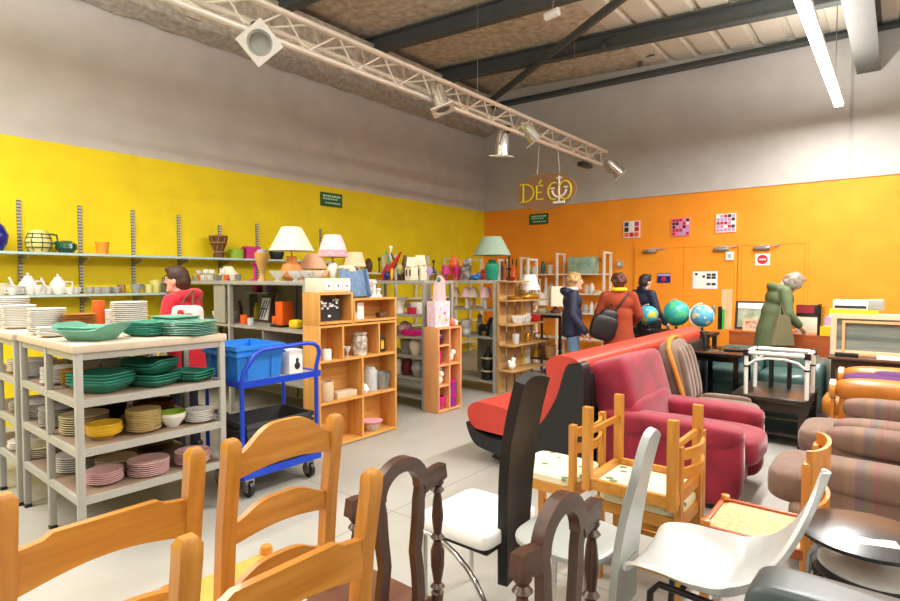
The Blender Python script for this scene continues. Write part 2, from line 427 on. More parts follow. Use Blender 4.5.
for (x, z) in ((.06,.09),(.14,.09),(.06,.04),(.14,.04),(.06,-.07),(.14,-.07),(-.14,.1),(-.02,.06)):
    MB().box((x, -.004, z), (.065 if x > 0 else .04, .003, .04)).build('printed_photo', ink if random.random() < .6 else brown, t)
t = panelY('wall_sign', 'white square sign with red no-entry disc on orange door', 'sign', 763, 259.5, .21, .19, paper, .004)
t.location.y -= .034
MB().lathe([(0,0),(.075,0),(.075,.004),(0,.004)], M=Matrix.Rotation(pi/2,3,'X'), c=(0,-.003,.0)).build('red_disc', red, t); MB().box((0,-.009,0), (.1,.004,.022)).build('white_bar', paper, t)
t = panelY('wall_switch', 'small white box on orange wall between the two doors', 'switch', 730.5, 256, .12, .14, white2, .06)
MB().box((0,-.035,0), (.05,.01,.06)).build('rocker', greyc, t)
t = panelY('wall_switch', 'small grey box on orange wall left of the doors', 'switch', 620.5, 264, .1, .12, greymetal, .06)
MB().box((0,-.035,0), (.05,.01,.05)).build('rocker', white2, t)
def greensign(loc, rz, label):
    t = thing('wall_sign', label, 'sign', loc, rz)
    MB().box((0,0,0), (.44,.015,.22)).build('board', dgreenm, t)
    for (x, z, w) in ((0,.055,.36),(-.03,.01,.3),(.02,-.055,.32)):
        n = int(w/.045)
        for i in range(n): MB().box((x-w/2+(i+.5)*w/n, -.009, z), (w/n*random.uniform(.5,.85), .004, .024 if z < .05 else .034)).build('letter_mark', pgreen, t)
    return t
dgreenm = mat('sign_green', (6,92,52), .5, var=.08); pgreen = mat('sign_pale_green', (190,226,196), .6, var=.05)
c = wallY(539, 219); greensign((c.x, WY-.012, c.z), 0, 'green sign on orange wall under the hanging cardboard sign')
c = atX(331, 200, WX); greensign((WX+.012, c.y, c.z), pi/2, 'green sign high on the yellow wall')
# ================================================================== LIGHTS
ledm = mat('led_diffuser', (255,252,244), .5, var=0, emit=16)
def led_line(x, y0, y1, z, label, grp=None):
    t = thing('ceiling_light', label, 'light', (x, (y0+y1)/2, z), 0, grp); ln = y1-y0
    MB().box((0,0,.035), (.12,ln,.05), bev=.008).build('housing', white2, t)
    MB().box((0,0,0), (.105,ln-.02,.04), bev=.015).build('diffuser', ledm, t)
    for k in (-1, 1): MB().cyl((0, k*ln*.4, .06), (0, k*ln*.4, zc(x)-z-.02), .006, seg=6).build('hanger', steel, t)
    return t
def area(x, y, z, sx, sy, e, col=(1,.985,.96), rot=(0,0,0)):
    l = bpy.data.lights.new('strip_or_fill_light', 'AREA'); l.shape = 'RECTANGLE'; l.size = sx; l.size_y = sy; l.energy = e; l.color = col
    o = bpy.data.objects.new('strip_or_fill_light', l); COL.objects.link(o); o.location = (x, y, z); o.rotation_euler = rot; return o
led_line(-.72, 3.4, 9.45, 3.95, 'long bright white strip light hanging over the furniture')
E = 23; UP = 33
for (x, y, l, k) in ((-.72, 6.4, 6, 2.5), (-.72, -2.2, 5, .55), (-4.9, -1.6, 6.4, 1.95), (-2.7, 1.6, 3.4, .65), (2.6, 5, 8, .95), (5.8, 3, 12, .8), (2.6, -4, 4, .8)):  # left-hand rows are unseen lamps, added to brighten the yellow wall side
    area(x, y, 3.92, .1, l, l*E*k); area(x, y, 4.02, .1, l, l*UP*(.7 if x == -.72 and y > 0 else k), rot=(pi, 0, 0))  # upward-facing lamps are added fill for the ceiling and upper walls
w = bpy.data.worlds.new('world'); sc.world = w; w.use_nodes = True
w.node_tree.nodes['Background'].inputs[0].default_value = (1, .99, .98, 1); w.node_tree.nodes['Background'].inputs[1].default_value = .3
vs_ = sc.view_settings; vs_.view_transform = 'Standard'; vs_.look = 'None'; vs_.gamma = 1; vs_.use_curve_mapping = False; vs_.exposure = 0
# ================================================================== TRUSS, SPOTS, SIGN
TX = -4.1; TZ = 3.54
tr = thing('lighting_truss', 'long silver lattice truss hanging from the roof with spotlights', 'truss', (TX, 5, TZ))
ch = [(0,0), (.10,.205), (-.16,.15)]; y0, y1 = -4.2, 4.25
for (x, z) in ch: MB().cyl((x, y0, z), (x, y1, z), .027, seg=10).build('chord', alu, tr)
for a, b in ((0,1), (1,2), (2,0)):
    pts = []; n = 30
    for i in range(n+1):
        k = ch[a] if i % 2 == 0 else ch[b]; pts.append((k[0], y0+(y1-y0)*i/n, k[1]))
    MB().tube(pts, .011, 6).build('lacing', alu, tr)
for y in (y0+.01, y1-.01): MB().tube([(x, y, z) for x, z in ch], .014, 6, closed=True).build('end_frame', alu, tr)
for y in (-2.4, .6, 3.2): MB().cyl((.0, y, .2), (.0, y, 1.75), .003, seg=6).build('hanger', steel, tr)
def spot(pos, direc, label, s=1.14):
    t = thing('spotlight', label, 'spotlight', pos); t.scale = (s, s, s); t['group'] = 'stage spotlights on the truss'
    d = V(direc).normalized(); M = V((0,0,1)).rotation_difference(d).to_matrix()
    MB().lathe([(0,-.16),(.05,-.16),(.075,-.11),(.082,.1),(.085,.12),(.07,.12),(.065,.05),(0,.045)], M=M, seg=20).build('lamp_can', mat('polished_aluminium', (214,210,202), .22, .8, var=.08), t)
    f = MB(); 
    ring = [(.115,.115),(-.115,.115),(-.115,-.115),(.115,-.115)]
    hole = [V((.085*cos(a), .085*sin(a), 0)) for a in [i*2*pi/24 for i in range(24)]]
    outer = []
    for h in hole:
        k = max(abs(h.x), abs(h.y)); outer.append(h*(.11/k))
    rs = [[M @ (p+V((0,0,z))) for p in ps] for ps, z in ((hole,.12),(outer,.12),(outer,.135),(hole,.135))]
    f.rings(rs, closed=True).build('gel_frame', alu, t)
    MB().lathe([(0,.052),(.066,.056),(.066,.06),(0,.062)], M=M, seg=20).build('lens', greyc, t)
    up = (V((TX, pos[1], TZ+.05))-V(pos))/s; sd = d.cross(up).normalized()*.095
    MB().tube([sd, sd+up*.55, up*.75-sd*0, -sd+up*.55, -sd], .01, 6).build('yoke', steel, t)
    MB().box(up*.82, (.05,.05,.09), bev=.01).build('clamp', black, t)
    return t
def onT(px, py, dx=.0): return atX(px, py, TX+dx)
spot(onT(262, 44, .12), (.72, -.6, -.32), 'square-faced silver spotlight at the near end of the truss, facing out')
spot(onT(439, 98, .06), (.35, .1, -1), 'silver spotlight in the middle of the truss, pointing down')
spot(onT(502, 145, -.12), (-.12, .1, -1), 'small silver spotlight hanging straight down behind the truss')
spot(onT(530, 132, .05), (.45, .5, -.85), 'silver spotlight just left of the cardboard sign cords')
spot(onT(614, 168, .15), (.55, .75, -.75), 'silver spotlight at the far end of the truss')
p = onT(585, 165, -.05)
db_ = solo('dimmer_box', 'small black box hanging under the far end of the truss', 'box', MB().box((0,0,0), (.12,.34,.07), bev=.01), black, p)
MB().tube([(0,0,.02),(.03,0,.06),(.05,0,TZ-p.z+.0)], .012, 6).build('bracket', steel, db_)
# small white cylinder lamp under the purlin
p = atY(552, 15, 6.1)
t = thing('ceiling_spot', 'small white cylinder lamp fixed high under the roof', 'lamp', p); MB().cyl((-.09,0,0), (.09,0,.02), .05, seg=14).build('cylinder', white2, t); MB().cyl((0,0,.04), (0,.1,.35), .01, seg=6).build('bracket', steel, t)
# hanging sign
c = onT(545, 191.5); t = thing('hanging_sign', 'oval brown cardboard sign reading DÉCO in yellow, hung from the truss', 'sign', c)
cardb = mat('brown_cardboard', (150,112,78), .85, var=.1, scale=20); yl = mat('sign_yellow_paint', (226,206,30), .6, var=.08)
prof = [(.5*cos(2*pi*i/48)*(1+.02*sin(3*i)), .27*sin(2*pi*i/48)) for i in range(48)]
MB().prism(prof, t=.02).build('board', cardb, t)
def stroke(pts, name, m=yl, r=.013): MB().tube([(x, -.018, z) for x, z in pts], r, 6).build(name, m, t)
arc = lambda cx, cz, rx, rz, a0, a1, n=16: [(cx+rx*cos(R(a0+(a1-a0)*i/n)), cz+rz*sin(R(a0+(a1-a0)*i/n))) for i in range(n+1)]
stroke([(-.36,.13),(-.36,-.13)], 'letter_stroke'); stroke([(-.42,.13)]+arc(-.34,0,.16,.13,90,-90)+[(-.42,-.13)], 'letter_stroke')
stroke([(-.03,.09),(-.13,.09),(-.13,-.11),(-.02,-.11)], 'letter_stroke'); stroke([(-.13,-.01),(-.05,-.01)], 'letter_stroke'); stroke([(-.1,.12),(-.05,.17)], 'letter_stroke')
stroke(arc(.15,-.01,.09,.12,60,300), 'letter_stroke'); stroke(arc(.33,-.01,.1,.13,0,360,24), 'letter_stroke')
stroke([(.24,.2),(.24,-.17)], 'painted_lamp', white2, .014); stroke(arc(.24,.0,.11,.1,180,360), 'painted_lamp', white2, .014); stroke([(.15,-.18),(.33,-.18)], 'painted_lamp', white2, .02)
stroke([(.1,.03),(.16,.03)], 'painted_lamp', white2, .014); stroke([(.32,.03),(.38,.03)], 'painted_lamp', white2, .014); stroke([(.2,.17),(.28,.17)], 'painted_lamp', white2, .014)
for x in (-.13, .24): MB().cyl((x, 0, .25), (x*.8, 0, TZ-c.z-.02), .004, seg=5).build('cord', white2, t)
# ================================================================== DISH RACKS
def dish_rack(x0, x1, y0, y1, label, mids=()):
    t = thing('display_rack', label, 'rack', ((x0+x1)/2, (y0+y1)/2, 0)); cx, cy = (x0+x1)/2, (y0+y1)/2
    t['group'] = 'grey crockery racks'
    for x in [x0+.02, *mids, x1-.02]:
        for y in (y0+.02, y1-.02):
            l = MB().box((x-cx, y-cy, .59), (.038, .038, 1.13), bev=.003).build('post', greymetal, t)
            MB().box((x-cx, y-cy, .01), (.04,.04,.02)).build('foot_cap', black, l)
    MB().box((0, 0, 1.158), (x1-x0+.01, y1-y0+.02, .044), bev=.004).build('top_board', beigeboard, t)
    f = MB()
    for y in (y0+.022, y1-.022): f.box((0, y-cy, 1.115), (x1-x0-.03, .03, .04))
    for x in (x0+.022, x1-.022): f.box((x-cx, 0, 1.115), (.029, y1-y0-.03, .039))
    f.build('top_rail', greymetal, t)
    for z in (.87, .59, .318):
        s = MB().box((0, 0, z-.008), (x1-x0-.01, y1-y0-.01, .016)).build('shelf_board', brownboard, t)
        e = MB()
        for y in (y0+.012, y1-.012): e.box((0, y-cy, z-.02), (x1-x0-.04, .02, .042))
        for x in (x0+.012, x1-.012): e.box((x-cx, 0, z-.02), (.02, y1-y0-.04, .042))
        e.build('shelf_edge', greymetal, s)
    return t
dish_rack(-4.60, -3.53, 1.07, 1.95, 'grey metal rack with beige top and green glass dishes, nearest the wooden chairs', (-4.06,))
dish_rack(-5.55, -4.63, 1.05, 1.95, 'grey metal rack of crockery at the left edge of the picture', (-5.1,))
PM = {}
def plate_mesh(kind, r, m):
    k = (kind, r, m.name)
    if k not in PM:
        P = {'plate': [(0,0),(r*.6,0),(r*.66,.004),(r,.02),(r,.024),(r*.64,.009),(0,.006)],
             'flat': [(0,0),(r*.8,0),(r,.012),(r,.016),(r*.78,.005),(0,.004)],
             'bowl': [(0,0),(r*.45,0),(r*.5,.008),(r*.85,.045),(r,.075),(r*.97,.077),(r*.8,.05),(r*.45,.014),(0,.012)],
             'deep': [(0,0),(r*.5,0),(r*.54,.01),(r*.92,.03),(r,.05),(r*.97,.052),(r*.85,.03),(r*.5,.014),(0,.012)],
             'saucer': [(0,0),(r*.5,0),(r,.016),(r,.02),(r*.5,.007),(0,.006)]}[kind]
        sq = 1
        PM[k] = MB().lathe(P, seg=28).mesh(kind, m)
    return PM[k]
def sqdish_mesh(w, h, m, flare=1.25, seg=28, e=.36, wave=0):
    k = ('sq', w, h, m.name, flare, wave)
    if k not in PM:
        rs = []; f = lambda a, q: math.copysign(abs(a)**q, a)
        for s_, z in ((.02,0),(.8/flare,0),(.92/flare,.006),(1,h),(.98,h+.004),(.86/flare,.012),(.02,.01)):
            rs.append([V((s_*w/2*f(cos(2*pi*i/seg), e)*1.18, s_*w/2*f(sin(2*pi*i/seg), e), z+(wave*cos(4*pi*i/seg) if z > .03 else 0))) for i in range(seg)])
        PM[k] = MB().rings(rs).mesh('dish', m)
    return PM[k]
NAMEK = {'plate': 'dinner_plate', 'flat': 'flat_plate', 'bowl': 'bowl', 'deep': 'soup_plate', 'saucer': 'saucer'}
def stack(pos, kind, r, m, n, pitch, label, me=None, name=None, rz=0, jit=.004):
    me = me or plate_mesh(kind, r, m); name = name or NAMEK[kind]
    for i in range(n):
        o = bpy.data.objects.new(name, me); COL.objects.link(o)
        o.location = (pos[0]+random.uniform(-jit, jit), pos[1]+random.uniform(-jit, jit), pos[2]+i*pitch+.001); o.rotation_euler.z = rz+random.uniform(-.05, .05)
        cat = 'bowl' if kind in ('bowl',) else 'dish' if kind == 'dish' else 'plate'
        tag(o, label, cat, ('stack: '+label) if n > 1 else None)
T = 1.18
# top of the near rack
gd = sqdish_mesh(.30, .085, greenglass2, 1.5, wave=.02)
stack((-3.80, 1.25, T), 'dish', 0, greenglass2, 1, .02, 'large boat-shaped green glass dish on the near corner of the rack top', gd, 'glass_dish', .6)
stack((-3.85, 1.24, T+.02), 'dish', 0, greenglass2, 1, .02, 'shallow pale green glass dish inside the boat-shaped one', sqdish_mesh(.25, .06, greenglass2, 1.4), 'glass_dish', .5)
stack((-3.82, 1.58, T), 'dish', 0, greenglass, 7, .011, 'green glass plate in the middle stack on the rack top', sqdish_mesh(.22, .022, greenglass, 1.2), 'glass_plate', .4)
stack((-3.68, 1.77, T), 'dish', 0, greenglass, 8, .011, 'square green glass plate in the right-hand stack on the rack top', sqdish_mesh(.27, .012, greenglass2, 1.1), 'glass_plate', .5)
stack((-3.92, 1.80, T), 'dish', 0, greenglass2, 5, .02, 'pale green glass dish stacked at the back of the rack top', sqdish_mesh(.24, .03, greenglass2, 1.2), 'glass_dish', .2)
stack((-4.28, 1.33, T), 'plate', .10, brownc, 10, .0125, 'brown plate in the stack on the rack top beside the orange box')
stack((-4.44, 1.19, T), 'plate', .11, white, 13, .0125, 'white plate in the tall stack left of the brown plates on the rack top')
stack((-5.12, 1.20, T), 'plate', .112, white, 13, .0125, 'white plate in the second tall stack from the left on the rack top')
stack((-4.20, 1.145, T), 'saucer', .075, white, 6, .009, 'small white saucer in the low stack in front of the brown plates')
solo('card_box', 'upright orange card box standing among plates on the rack top', 'box', MB().box((0,0,.11), (.04,.085,.22), bev=.003), orangep, (-4.38, 1.48, T), .7)
stack((-4.33, 1.66, T), 'plate', .12, white, 14, .014, 'white plate in the tall stack right of the orange box')
stack((-4.13, 1.82, T), 'bowl', .08, white, 2, .02, 'small white bowl behind the green glass plates on the rack top')
stack((-5.40, 1.22, T), 'plate', .115, white, 16, .0135, 'white plate in the tallest stack at the left picture edge')
stack((-5.2, 1.48, T), 'plate', .115, yellowc, 3, .014, 'yellow plate in the low stack at the left picture edge')
stack((-4.9, 1.75, T), 'plate', .11, white, 9, .0125, 'white plate in the far stack on the left rack top')
# shelf 1
z = .87
def P(px, py, z): p = at(px, py, z); return (p.x, p.y, z)
stack((-3.76, 1.28, z), 'dish', 0, greenglass, 4, .018, 'green glass oven dish in the left pile on the upper shelf', sqdish_mesh(.27, .06, greenglass, 1.3), 'glass_dish', .5)
stack((-3.72, 1.56, z), 'dish', 0, greenglass, 3, .018, 'green glass dish in the middle pile on the upper shelf', sqdish_mesh(.24, .04, greenglass, 1.2), 'glass_dish', .4)
stack((-3.75, 1.56, z+.075), 'dish', 0, greenglass2, 2, .02, 'flared green glass dish on top of the middle pile on the upper shelf', sqdish_mesh(.25, .06, greenglass, 1.5, wave=.015), 'glass_dish', .4)
stack((-3.70, 1.80, z), 'dish', 0, greenglass, 3, .017, 'square green glass dish in the right pile on the upper shelf', sqdish_mesh(.22, .03, greenglass, 1.15), 'glass_dish', .5)
stack((-4.06, 1.26, z), 'plate', .105, mustard, 8, .0115, 'mustard plate in the stack on the upper shelf')
stack((-4.25, 1.20, z), 'plate', .105, white, 8, .012, 'white plate in the stack left of the mustard plates on the upper shelf')
stack((-4.1, 1.5, z), 'bowl', .1, greyc, 4, .022, 'grey bowl stacked behind the mustard plates on the upper shelf')
lath('cooking_pot', 'brown round pot on the upper rack shelf behind green glass', 'pot', [(0,0),(.1,0),(.12,.05),(.12,.12),(.125,.125),(.11,.125),(.11,.03),(0,.02)], brown, (-4.05, 1.74, z))
stack((-4.25, 1.80, z), 'flat', .12, white, 7, .014, 'white flat plate in the far stack on the upper shelf')
stack((-4.7, 1.2, z), 'plate', .115, white, 8, .0135, 'white plate in the front stack on the left rack upper shelf')
stack((-4.98, 1.2, z), 'plate', .115, cream, 6, .0135, 'cream plate in the front stack on the left rack upper shelf')
stack((-4.72, 1.5, z), 'bowl', .11, greyc, 6, .02, 'grey bowl in the middle of the left rack upper shelf')
stack((-4.95, 1.55, z), 'plate', .12, brownc, 4, .02, 'brown plate at the back of the left rack upper shelf')
# shelf 2
z = .59
stack((-3.98, 1.25, z), 'flat', .135, beigec, 8, .014, 'wide beige plate in the stack on the middle shelf')
stack((-3.72, 1.27, z), 'deep', .10, yellowc, 4, .014, 'yellow soup plate in the leaning pile on the middle shelf')
stack((-3.70, 1.49, z), 'plate', .10, mat('pale_yellow_ceramic', (222,196,130), .3), 12, .0108, 'pale yellow plate in the tall stack on the middle shelf')
stack((-3.68, 1.66, z), 'bowl', .085, white, 2, .012, 'white bowl with yellow rim on the middle shelf')
lath('bowl', 'yellow bowl nested in the white one on the middle shelf', 'bowl', [(0,0),(.04,0),(.08,.055),(.086,.07),(.08,.07),(.04,.01),(0,.008)], lime, (-3.68, 1.66, z+.026))
stack((-3.66, 1.83, z), 'plate', .095, white, 6, .012, 'white plate in the right-hand stack on the middle shelf')
stack((-4.05, 1.7, z), 'deep', .13, brown, 4, .02, 'dark brown soup plate at the back of the middle shelf')
stack((-4.15, 1.45, z), 'bowl', .11, black, 3, .022, 'black bowl at the back of the middle shelf')
stack((-4.28, 1.2, z), 'plate', .11, greyc, 9, .0125, 'grey-white plate in the left stack on the middle shelf')
stack((-4.68, 1.2, z), 'plate', .115, white, 7, .013, 'white plate in the near stack on the left rack middle shelf')
stack((-4.95, 1.2, z), 'plate', .115, greyc, 5, .013, 'grey plate in the near stack on the left rack middle shelf')
stack((-4.75, 1.6, z), 'flat', .13, beigec, 6, .014, 'beige plate at the back of the left rack middle shelf')
# shelf 3
z = .318
stack((-3.72, 1.27, z), 'plate', .10, pinkc, 6, .0115, 'pink plate in the small stack on the bottom shelf')
stack((-3.90, 1.40, z), 'plate', .12, beigec, 6, .0125, 'greyish beige plate in the stack behind the pink ones on the bottom shelf')
stack((-3.69, 1.51, z), 'flat', .12, pinkc, 7, .0125, 'large pink plate in the wide stack on the bottom shelf')
stack((-3.66, 1.78, z), 'plate', .11, pinkc, 6, .0125, 'pink plate in the right-hand stack on the bottom shelf')
stack((-4.14, 1.25, z), 'flat', .12, white, 7, .014, 'white plate in the near left stack on the bottom shelf')
stack((-4.26, 1.45, z), 'bowl', .10, greyc, 4, .022, 'grey bowl at the back left of the bottom shelf')
stack((-4.15, 1.75, z), 'plate', .12, brown, 3, .02, 'brown plate lying at the back of the bottom shelf')
stack((-4.66, 1.2, z), 'flat', .125, cream, 5, .014, 'cream plate in the near stack on the left rack bottom shelf')
stack((-4.95, 1.2, z), 'flat', .13, white, 4, .014, 'white plate in the near stack on the left rack bottom shelf')
stack((-4.8, 1.62, z), 'bowl', .11, greyc, 4, .022, 'grey bowl at the back of the left rack bottom shelf')
# ================================================================== WALL SHELVES ON THE YELLOW WALL
for i, (px, y0) in enumerate(((18, 200), (79, 206), (132, 210), (178, 215), (219, 225), (256.5, 224), (320, 229))):
    a = atX(px, y0, WX); o = MB().box((0,0,a.z/2), (.02, .035, a.z)).build('slotted_upright', slotm, None, (WX+.011, a.y, 0)); 
    lb = ['leftmost slotted steel upright on yellow wall, beside the dark blue vase', 'slotted steel upright between the green bowl and the orange beaker', 'slotted steel upright just right of the orange beaker', 'slotted steel upright above the person in red', 'slotted steel upright behind the patterned goblet drum', 'slotted steel upright right of the pink pitcher', 'slotted steel upright behind the pink-shaded lamp'][i]
    tag(o, lb, 'upright', 'slotted uprights on the yellow wall')
    for z in (1.83, 1.385):
        MB().prism([(0,-.02),(.27,-.02),(.27,-.035),(0,-.10)], (0,0,z-.02), t=.012).build('bracket', steel, o)
glassy = mat('pale_blue_shelf_edge', (176,206,204), .35, var=.06); under = mat('shelf_underside', (196,190,176), .6)
def wshelf(y0, y1, z, label):
    t = thing('wall_shelf', label, 'shelf', (WX+.165, (y0+y1)/2, z)); l = y1-y0
    MB().box((0,0,-.012), (.28, l, .022)).build('shelf_board', under, t); MB().box((.143,0,-.012), (.006, l, .026)).build('front_edge', glassy, t)
    t['group'] = 'long shelves on the yellow wall'; return t
wshelf(-1.2, 5.6, 1.83, 'upper long shelf on yellow wall with vases'); wshelf(-1.2, 3.1, 1.385, 'lower long shelf on yellow wall with white teapots and cups')
SX = -7.08
def wy(px): return atX(px, 279, SX).y
z = 1.831
lath('vase', 'dark blue vase cut off by the left picture edge on the upper shelf', 'vase', [(0,0),(.06,0),(.10,.08),(.115,.16),(.08,.25),(.04,.29),(.05,.34),(.04,.34),(.03,.29),(0,.28)], cobalt, (SX, wy(-4), z))
t = thing('jug', 'cream jug with green checked pattern on the upper shelf', 'jug', (SX, wy(40), z))
MB().lathe([(0,0),(.08,0),(.115,.06),(.12,.12),(.09,.2),(.085,.23),(.078,.23),(.08,.2),(.1,.12),(0,.03)]).build('body', mat('straw_ceramic', (232,216,130), .35), t)
for zz, rr in ((.05,.112),(.1,.12),(.15,.112),(.19,.096)): MB().tube([(rr*cos(a), rr*sin(a), zz) for a in [i*pi/12 for i in range(24)]], .006, 6, closed=True).build('painted_band', dgreen, t)
for a in range(0, 360, 45): MB().tube([(r_*cos(R(a)), r_*sin(R(a)), zz) for r_, zz in ((.09,.01),(.117,.06),(.122,.12),(.094,.2))], .0045, 6).build('painted_stripe', dgreen, t)
MB().tube([(0,.1,.2),(0,.16,.19),(0,.17,.13),(0,.115,.09)], .011, 8).build('handle', dgreen, t)
lath('bowl', 'round dark green vase bowl on the upper shelf', 'bowl', [(0,0),(.06,0),(.105,.05),(.10,.1),(.05,.135),(.045,.13),(.08,.1),(0,.03)], dgreen, (SX, wy(67), z))
lath('beaker', 'orange beaker on the upper shelf against the yellow wall', 'cup', [(0,0),(.055,0),(.072,.14),(.066,.14),(.05,.01),(0,.01)], orangep if 0 else mat('light_orange', (250,160,50), .5), (SX, wy(103), z))
t = thing('goblet_drum', 'dark patterned wooden goblet drum standing on the upper shelf', 'drum', (SX, wy(219), z))
MB().lathe([(0,0),(.07,0),(.065,.05),(.06,.09),(.10,.18),(.115,.29),(.10,.29),(.09,.18),(0,.1)]).build('body', brown, t)
for zz, rr in ((.29,.117),(.2,.106),(.08,.064)): MB().tube([(rr*cos(a), rr*sin(a), zz) for a in [i*pi/12 for i in range(24)]], .009, 6, closed=True).build('ring', tan, t)
for i in range(8):
    a = i*pi/4; MB().tube([(.07*cos(a), .07*sin(a), .1), (.12*cos(a+.3), .12*sin(a+.3), .27)], .006, 6).build('lacing', mustard, t)
# teapots and cups on the lower shelf
z = 1.387
def teapot(y, label, s=1):
    t = thing('teapot', label, 'teapot', (SX, y, z)); s_ = s
    MB().lathe([(0,0),(.05*s,0),(.075*s,.05*s),(.07*s,.1*s),(.045*s,.14*s),(.0,.15*s)]).build('body', white, t)
    MB().lathe([(0,0),(.04*s,0),(.03*s,.025*s),(.008*s,.035*s),(.014*s,.05*s),(0,.06*s)], (0,0,.142*s)).build('lid', white, t)
    MB().tube([(0,-.06*s,.05*s),(0,-.11*s,.08*s),(0,-.14*s,.16*s)], .016*s, 8, r2=.009*s).build('spout', white, t)
    MB().tube([(0,.05*s,.12*s),(0,.12*s,.12*s),(0,.12*s,.06*s),(0,.065*s,.04*s)], .008*s, 8).build('handle', white, t); return t
teapot(wy(28), 'white teapot in the left part of the lower shelf', 1.15); teapot(wy(58), 'second white teapot from the left on the lower shelf', 1.1)
def cup(x, y, z, m, label, s=1, group='cups on the lower wall shelf', copy=None):
    if copy: return dup(copy, (x, y, z), random.uniform(0, 6), label, group)
    t = thing('cup', label, 'cup', (x, y, z), random.uniform(0, 6), group)
    MB().lathe([(0,0),(.025,0),(.04,.03),(.044,.075),(.04,.075),(.034,.03),(0,.01)], seg=18).build('body', m, t); MB().tube([(.04,0,.06),(.065,0,.06),(.065,0,.025),(.036,0,.02)], .006, 6).build('handle', m, t); return t
cw = cup(SX+.05, wy(14), z, white, 'white cup in the row with the teapots on the lower shelf')
cg = 'white cup in the row with the teapots on the lower shelf'
for px in (10, 37, 40, 46, 49, 68, 73, 77): cup(SX+random.uniform(-.06,.08), wy(px), z, white, cg, copy=cw)
stack((SX+.02, wy(16), z), 'saucer', .085, white, 7, .012, 'white saucer in the stack left of the first teapot on the lower shelf')
stack((SX+.06, wy(36), z), 'bowl', .06, white, 2, .02, 'small white bowl between the two teapots')
stack((SX, wy(3), z), 'bowl', .07, cream, 3, .02, 'cream bowl at the left end of the lower shelf')
cd_ = cup(SX, wy(90), z, greyc, 'grey patterned cup right of the teapots on the lower shelf', group='patterned cups on the lower wall shelf')
for px in (96, 101, 105, 110, 115): cup(SX+random.uniform(-.06,.08), wy(px), z, greyc, 'grey patterned cup right of the teapots on the lower shelf', copy=cd_, group='patterned cups on the lower wall shelf')
lath('mug', 'brown mug standing among patterned cups on the lower shelf', 'mug', [(0,0),(.04,0),(.045,.1),(.04,.1),(.036,.01),(0,.01)], tan, (SX-.05, wy(123), z))
stack((SX+.05, wy(135), z), 'bowl', .07, greyc, 2, .03, 'grey bowl at the right of the patterned cups')
lath('beaker', 'tall pale yellow beaker on the lower shelf near the person in red', 'cup', [(0,0),(.055,0),(.06,.15),(.055,.15),(.048,.01),(0,.01)], mat('pale_yellow_beaker', (226,220,130), .4), (SX, wy(155), z))
lath('beaker', 'short pale yellow beaker left of the tall one on the lower shelf', 'cup', [(0,0),(.05,0),(.055,.1),(.05,.1),(.043,.01),(0,.01)], mat('pale_yellow_beaker', (226,220,130), .4), (SX+.03, wy(147), z))
# things at the right end of the upper shelf
z = 1.831
lath('pot', 'lime green pot with white rim on the upper shelf', 'pot', [(0,0),(.09,0),(.10,.12),(.105,.125),(.09,.125),(.08,.01),(0,.01)], lime, (SX, wy(237), z))
t = thing('pitcher', 'square bright pink pitcher on the upper shelf', 'pitcher', (SX+.02, wy(250), z)); MB().prism([(-.1,0),(.1,0),(.13,.17),(-.09,.17)], u=(0,1,0), n=(1,0,0), t=.12).build('body', magenta, t); MB().tube([(0,-.1,.14),(0,-.16,.12),(0,-.15,.05),(0,-.1,.03)], .012, 6).build('handle', magenta, t)
lath('pot', 'black pot on the upper shelf left of the big cream lampshade', 'pot', [(0,0),(.08,0),(.11,.1),(.08,.18),(.07,.18),(.08,.1),(0,.02)], black, (SX, wy(277), z))
# ================================================================== GREY PARTITION RACKS (run out from the yellow wall)
def partition(x0, x1, y0, y1, top, shelves, label, uprights=(), panels=()):
    cx, cy = (x0+x1)/2, (y0+y1)/2; t = thing('shelving_unit', label, 'shelving', (cx, cy, 0))
    MB().box((0,0,top-.02), (x1-x0, y1-y0, .04), bev=.003).build('top_board', greymetal, t)
    for x in (x0+.02, *uprights, x1-.02):
        for y in (y0+.02, y1-.02): MB().box((x-cx, y-cy, (top-.04)/2), (.04, .04, top-.04)).build('post', greymetal, t)
    for z in shelves: MB().box((0,0,z-.012), (x1-x0-.09, y1-y0-.02, .024)).build('shelf_board', greyboard, t)
    for (xa, xb, ya, yb, za, zb) in panels: MB().b2((xa-cx, ya-cy, za), (xb-cx, yb-cy, zb)).build('panel', greyboard, t)
    return t
partition(-7.22, -4.26, 3.14, 4.02, 1.53, (1.06, .55, .12), 'grey shelving unit with lamps on top, behind the blue trolley', (-5.6,),
    ((-5.95, -5.72, 3.16, 3.18, 1.07, 1.48), (-5.0, -4.98, 3.16, 3.98, .56, 1.03), (-7.2, -4.30, 4.0, 4.01, .13, 1.48)))
partition(-7.1, -4.32, 4.86, 5.4, 1.53, (1.12, .86, .62, .36, .14), 'grey shelving unit of vases between the two pine bookcases', (-5.7,))
partition(-6.9, -4.2, 6.15, 6.75, 1.53, (1.14, .76, .16), 'grey shelving unit with the green table lamp on top', (-5.4,), ((-4.9, -4.6, 6.7, 6.72, .17, .74),))
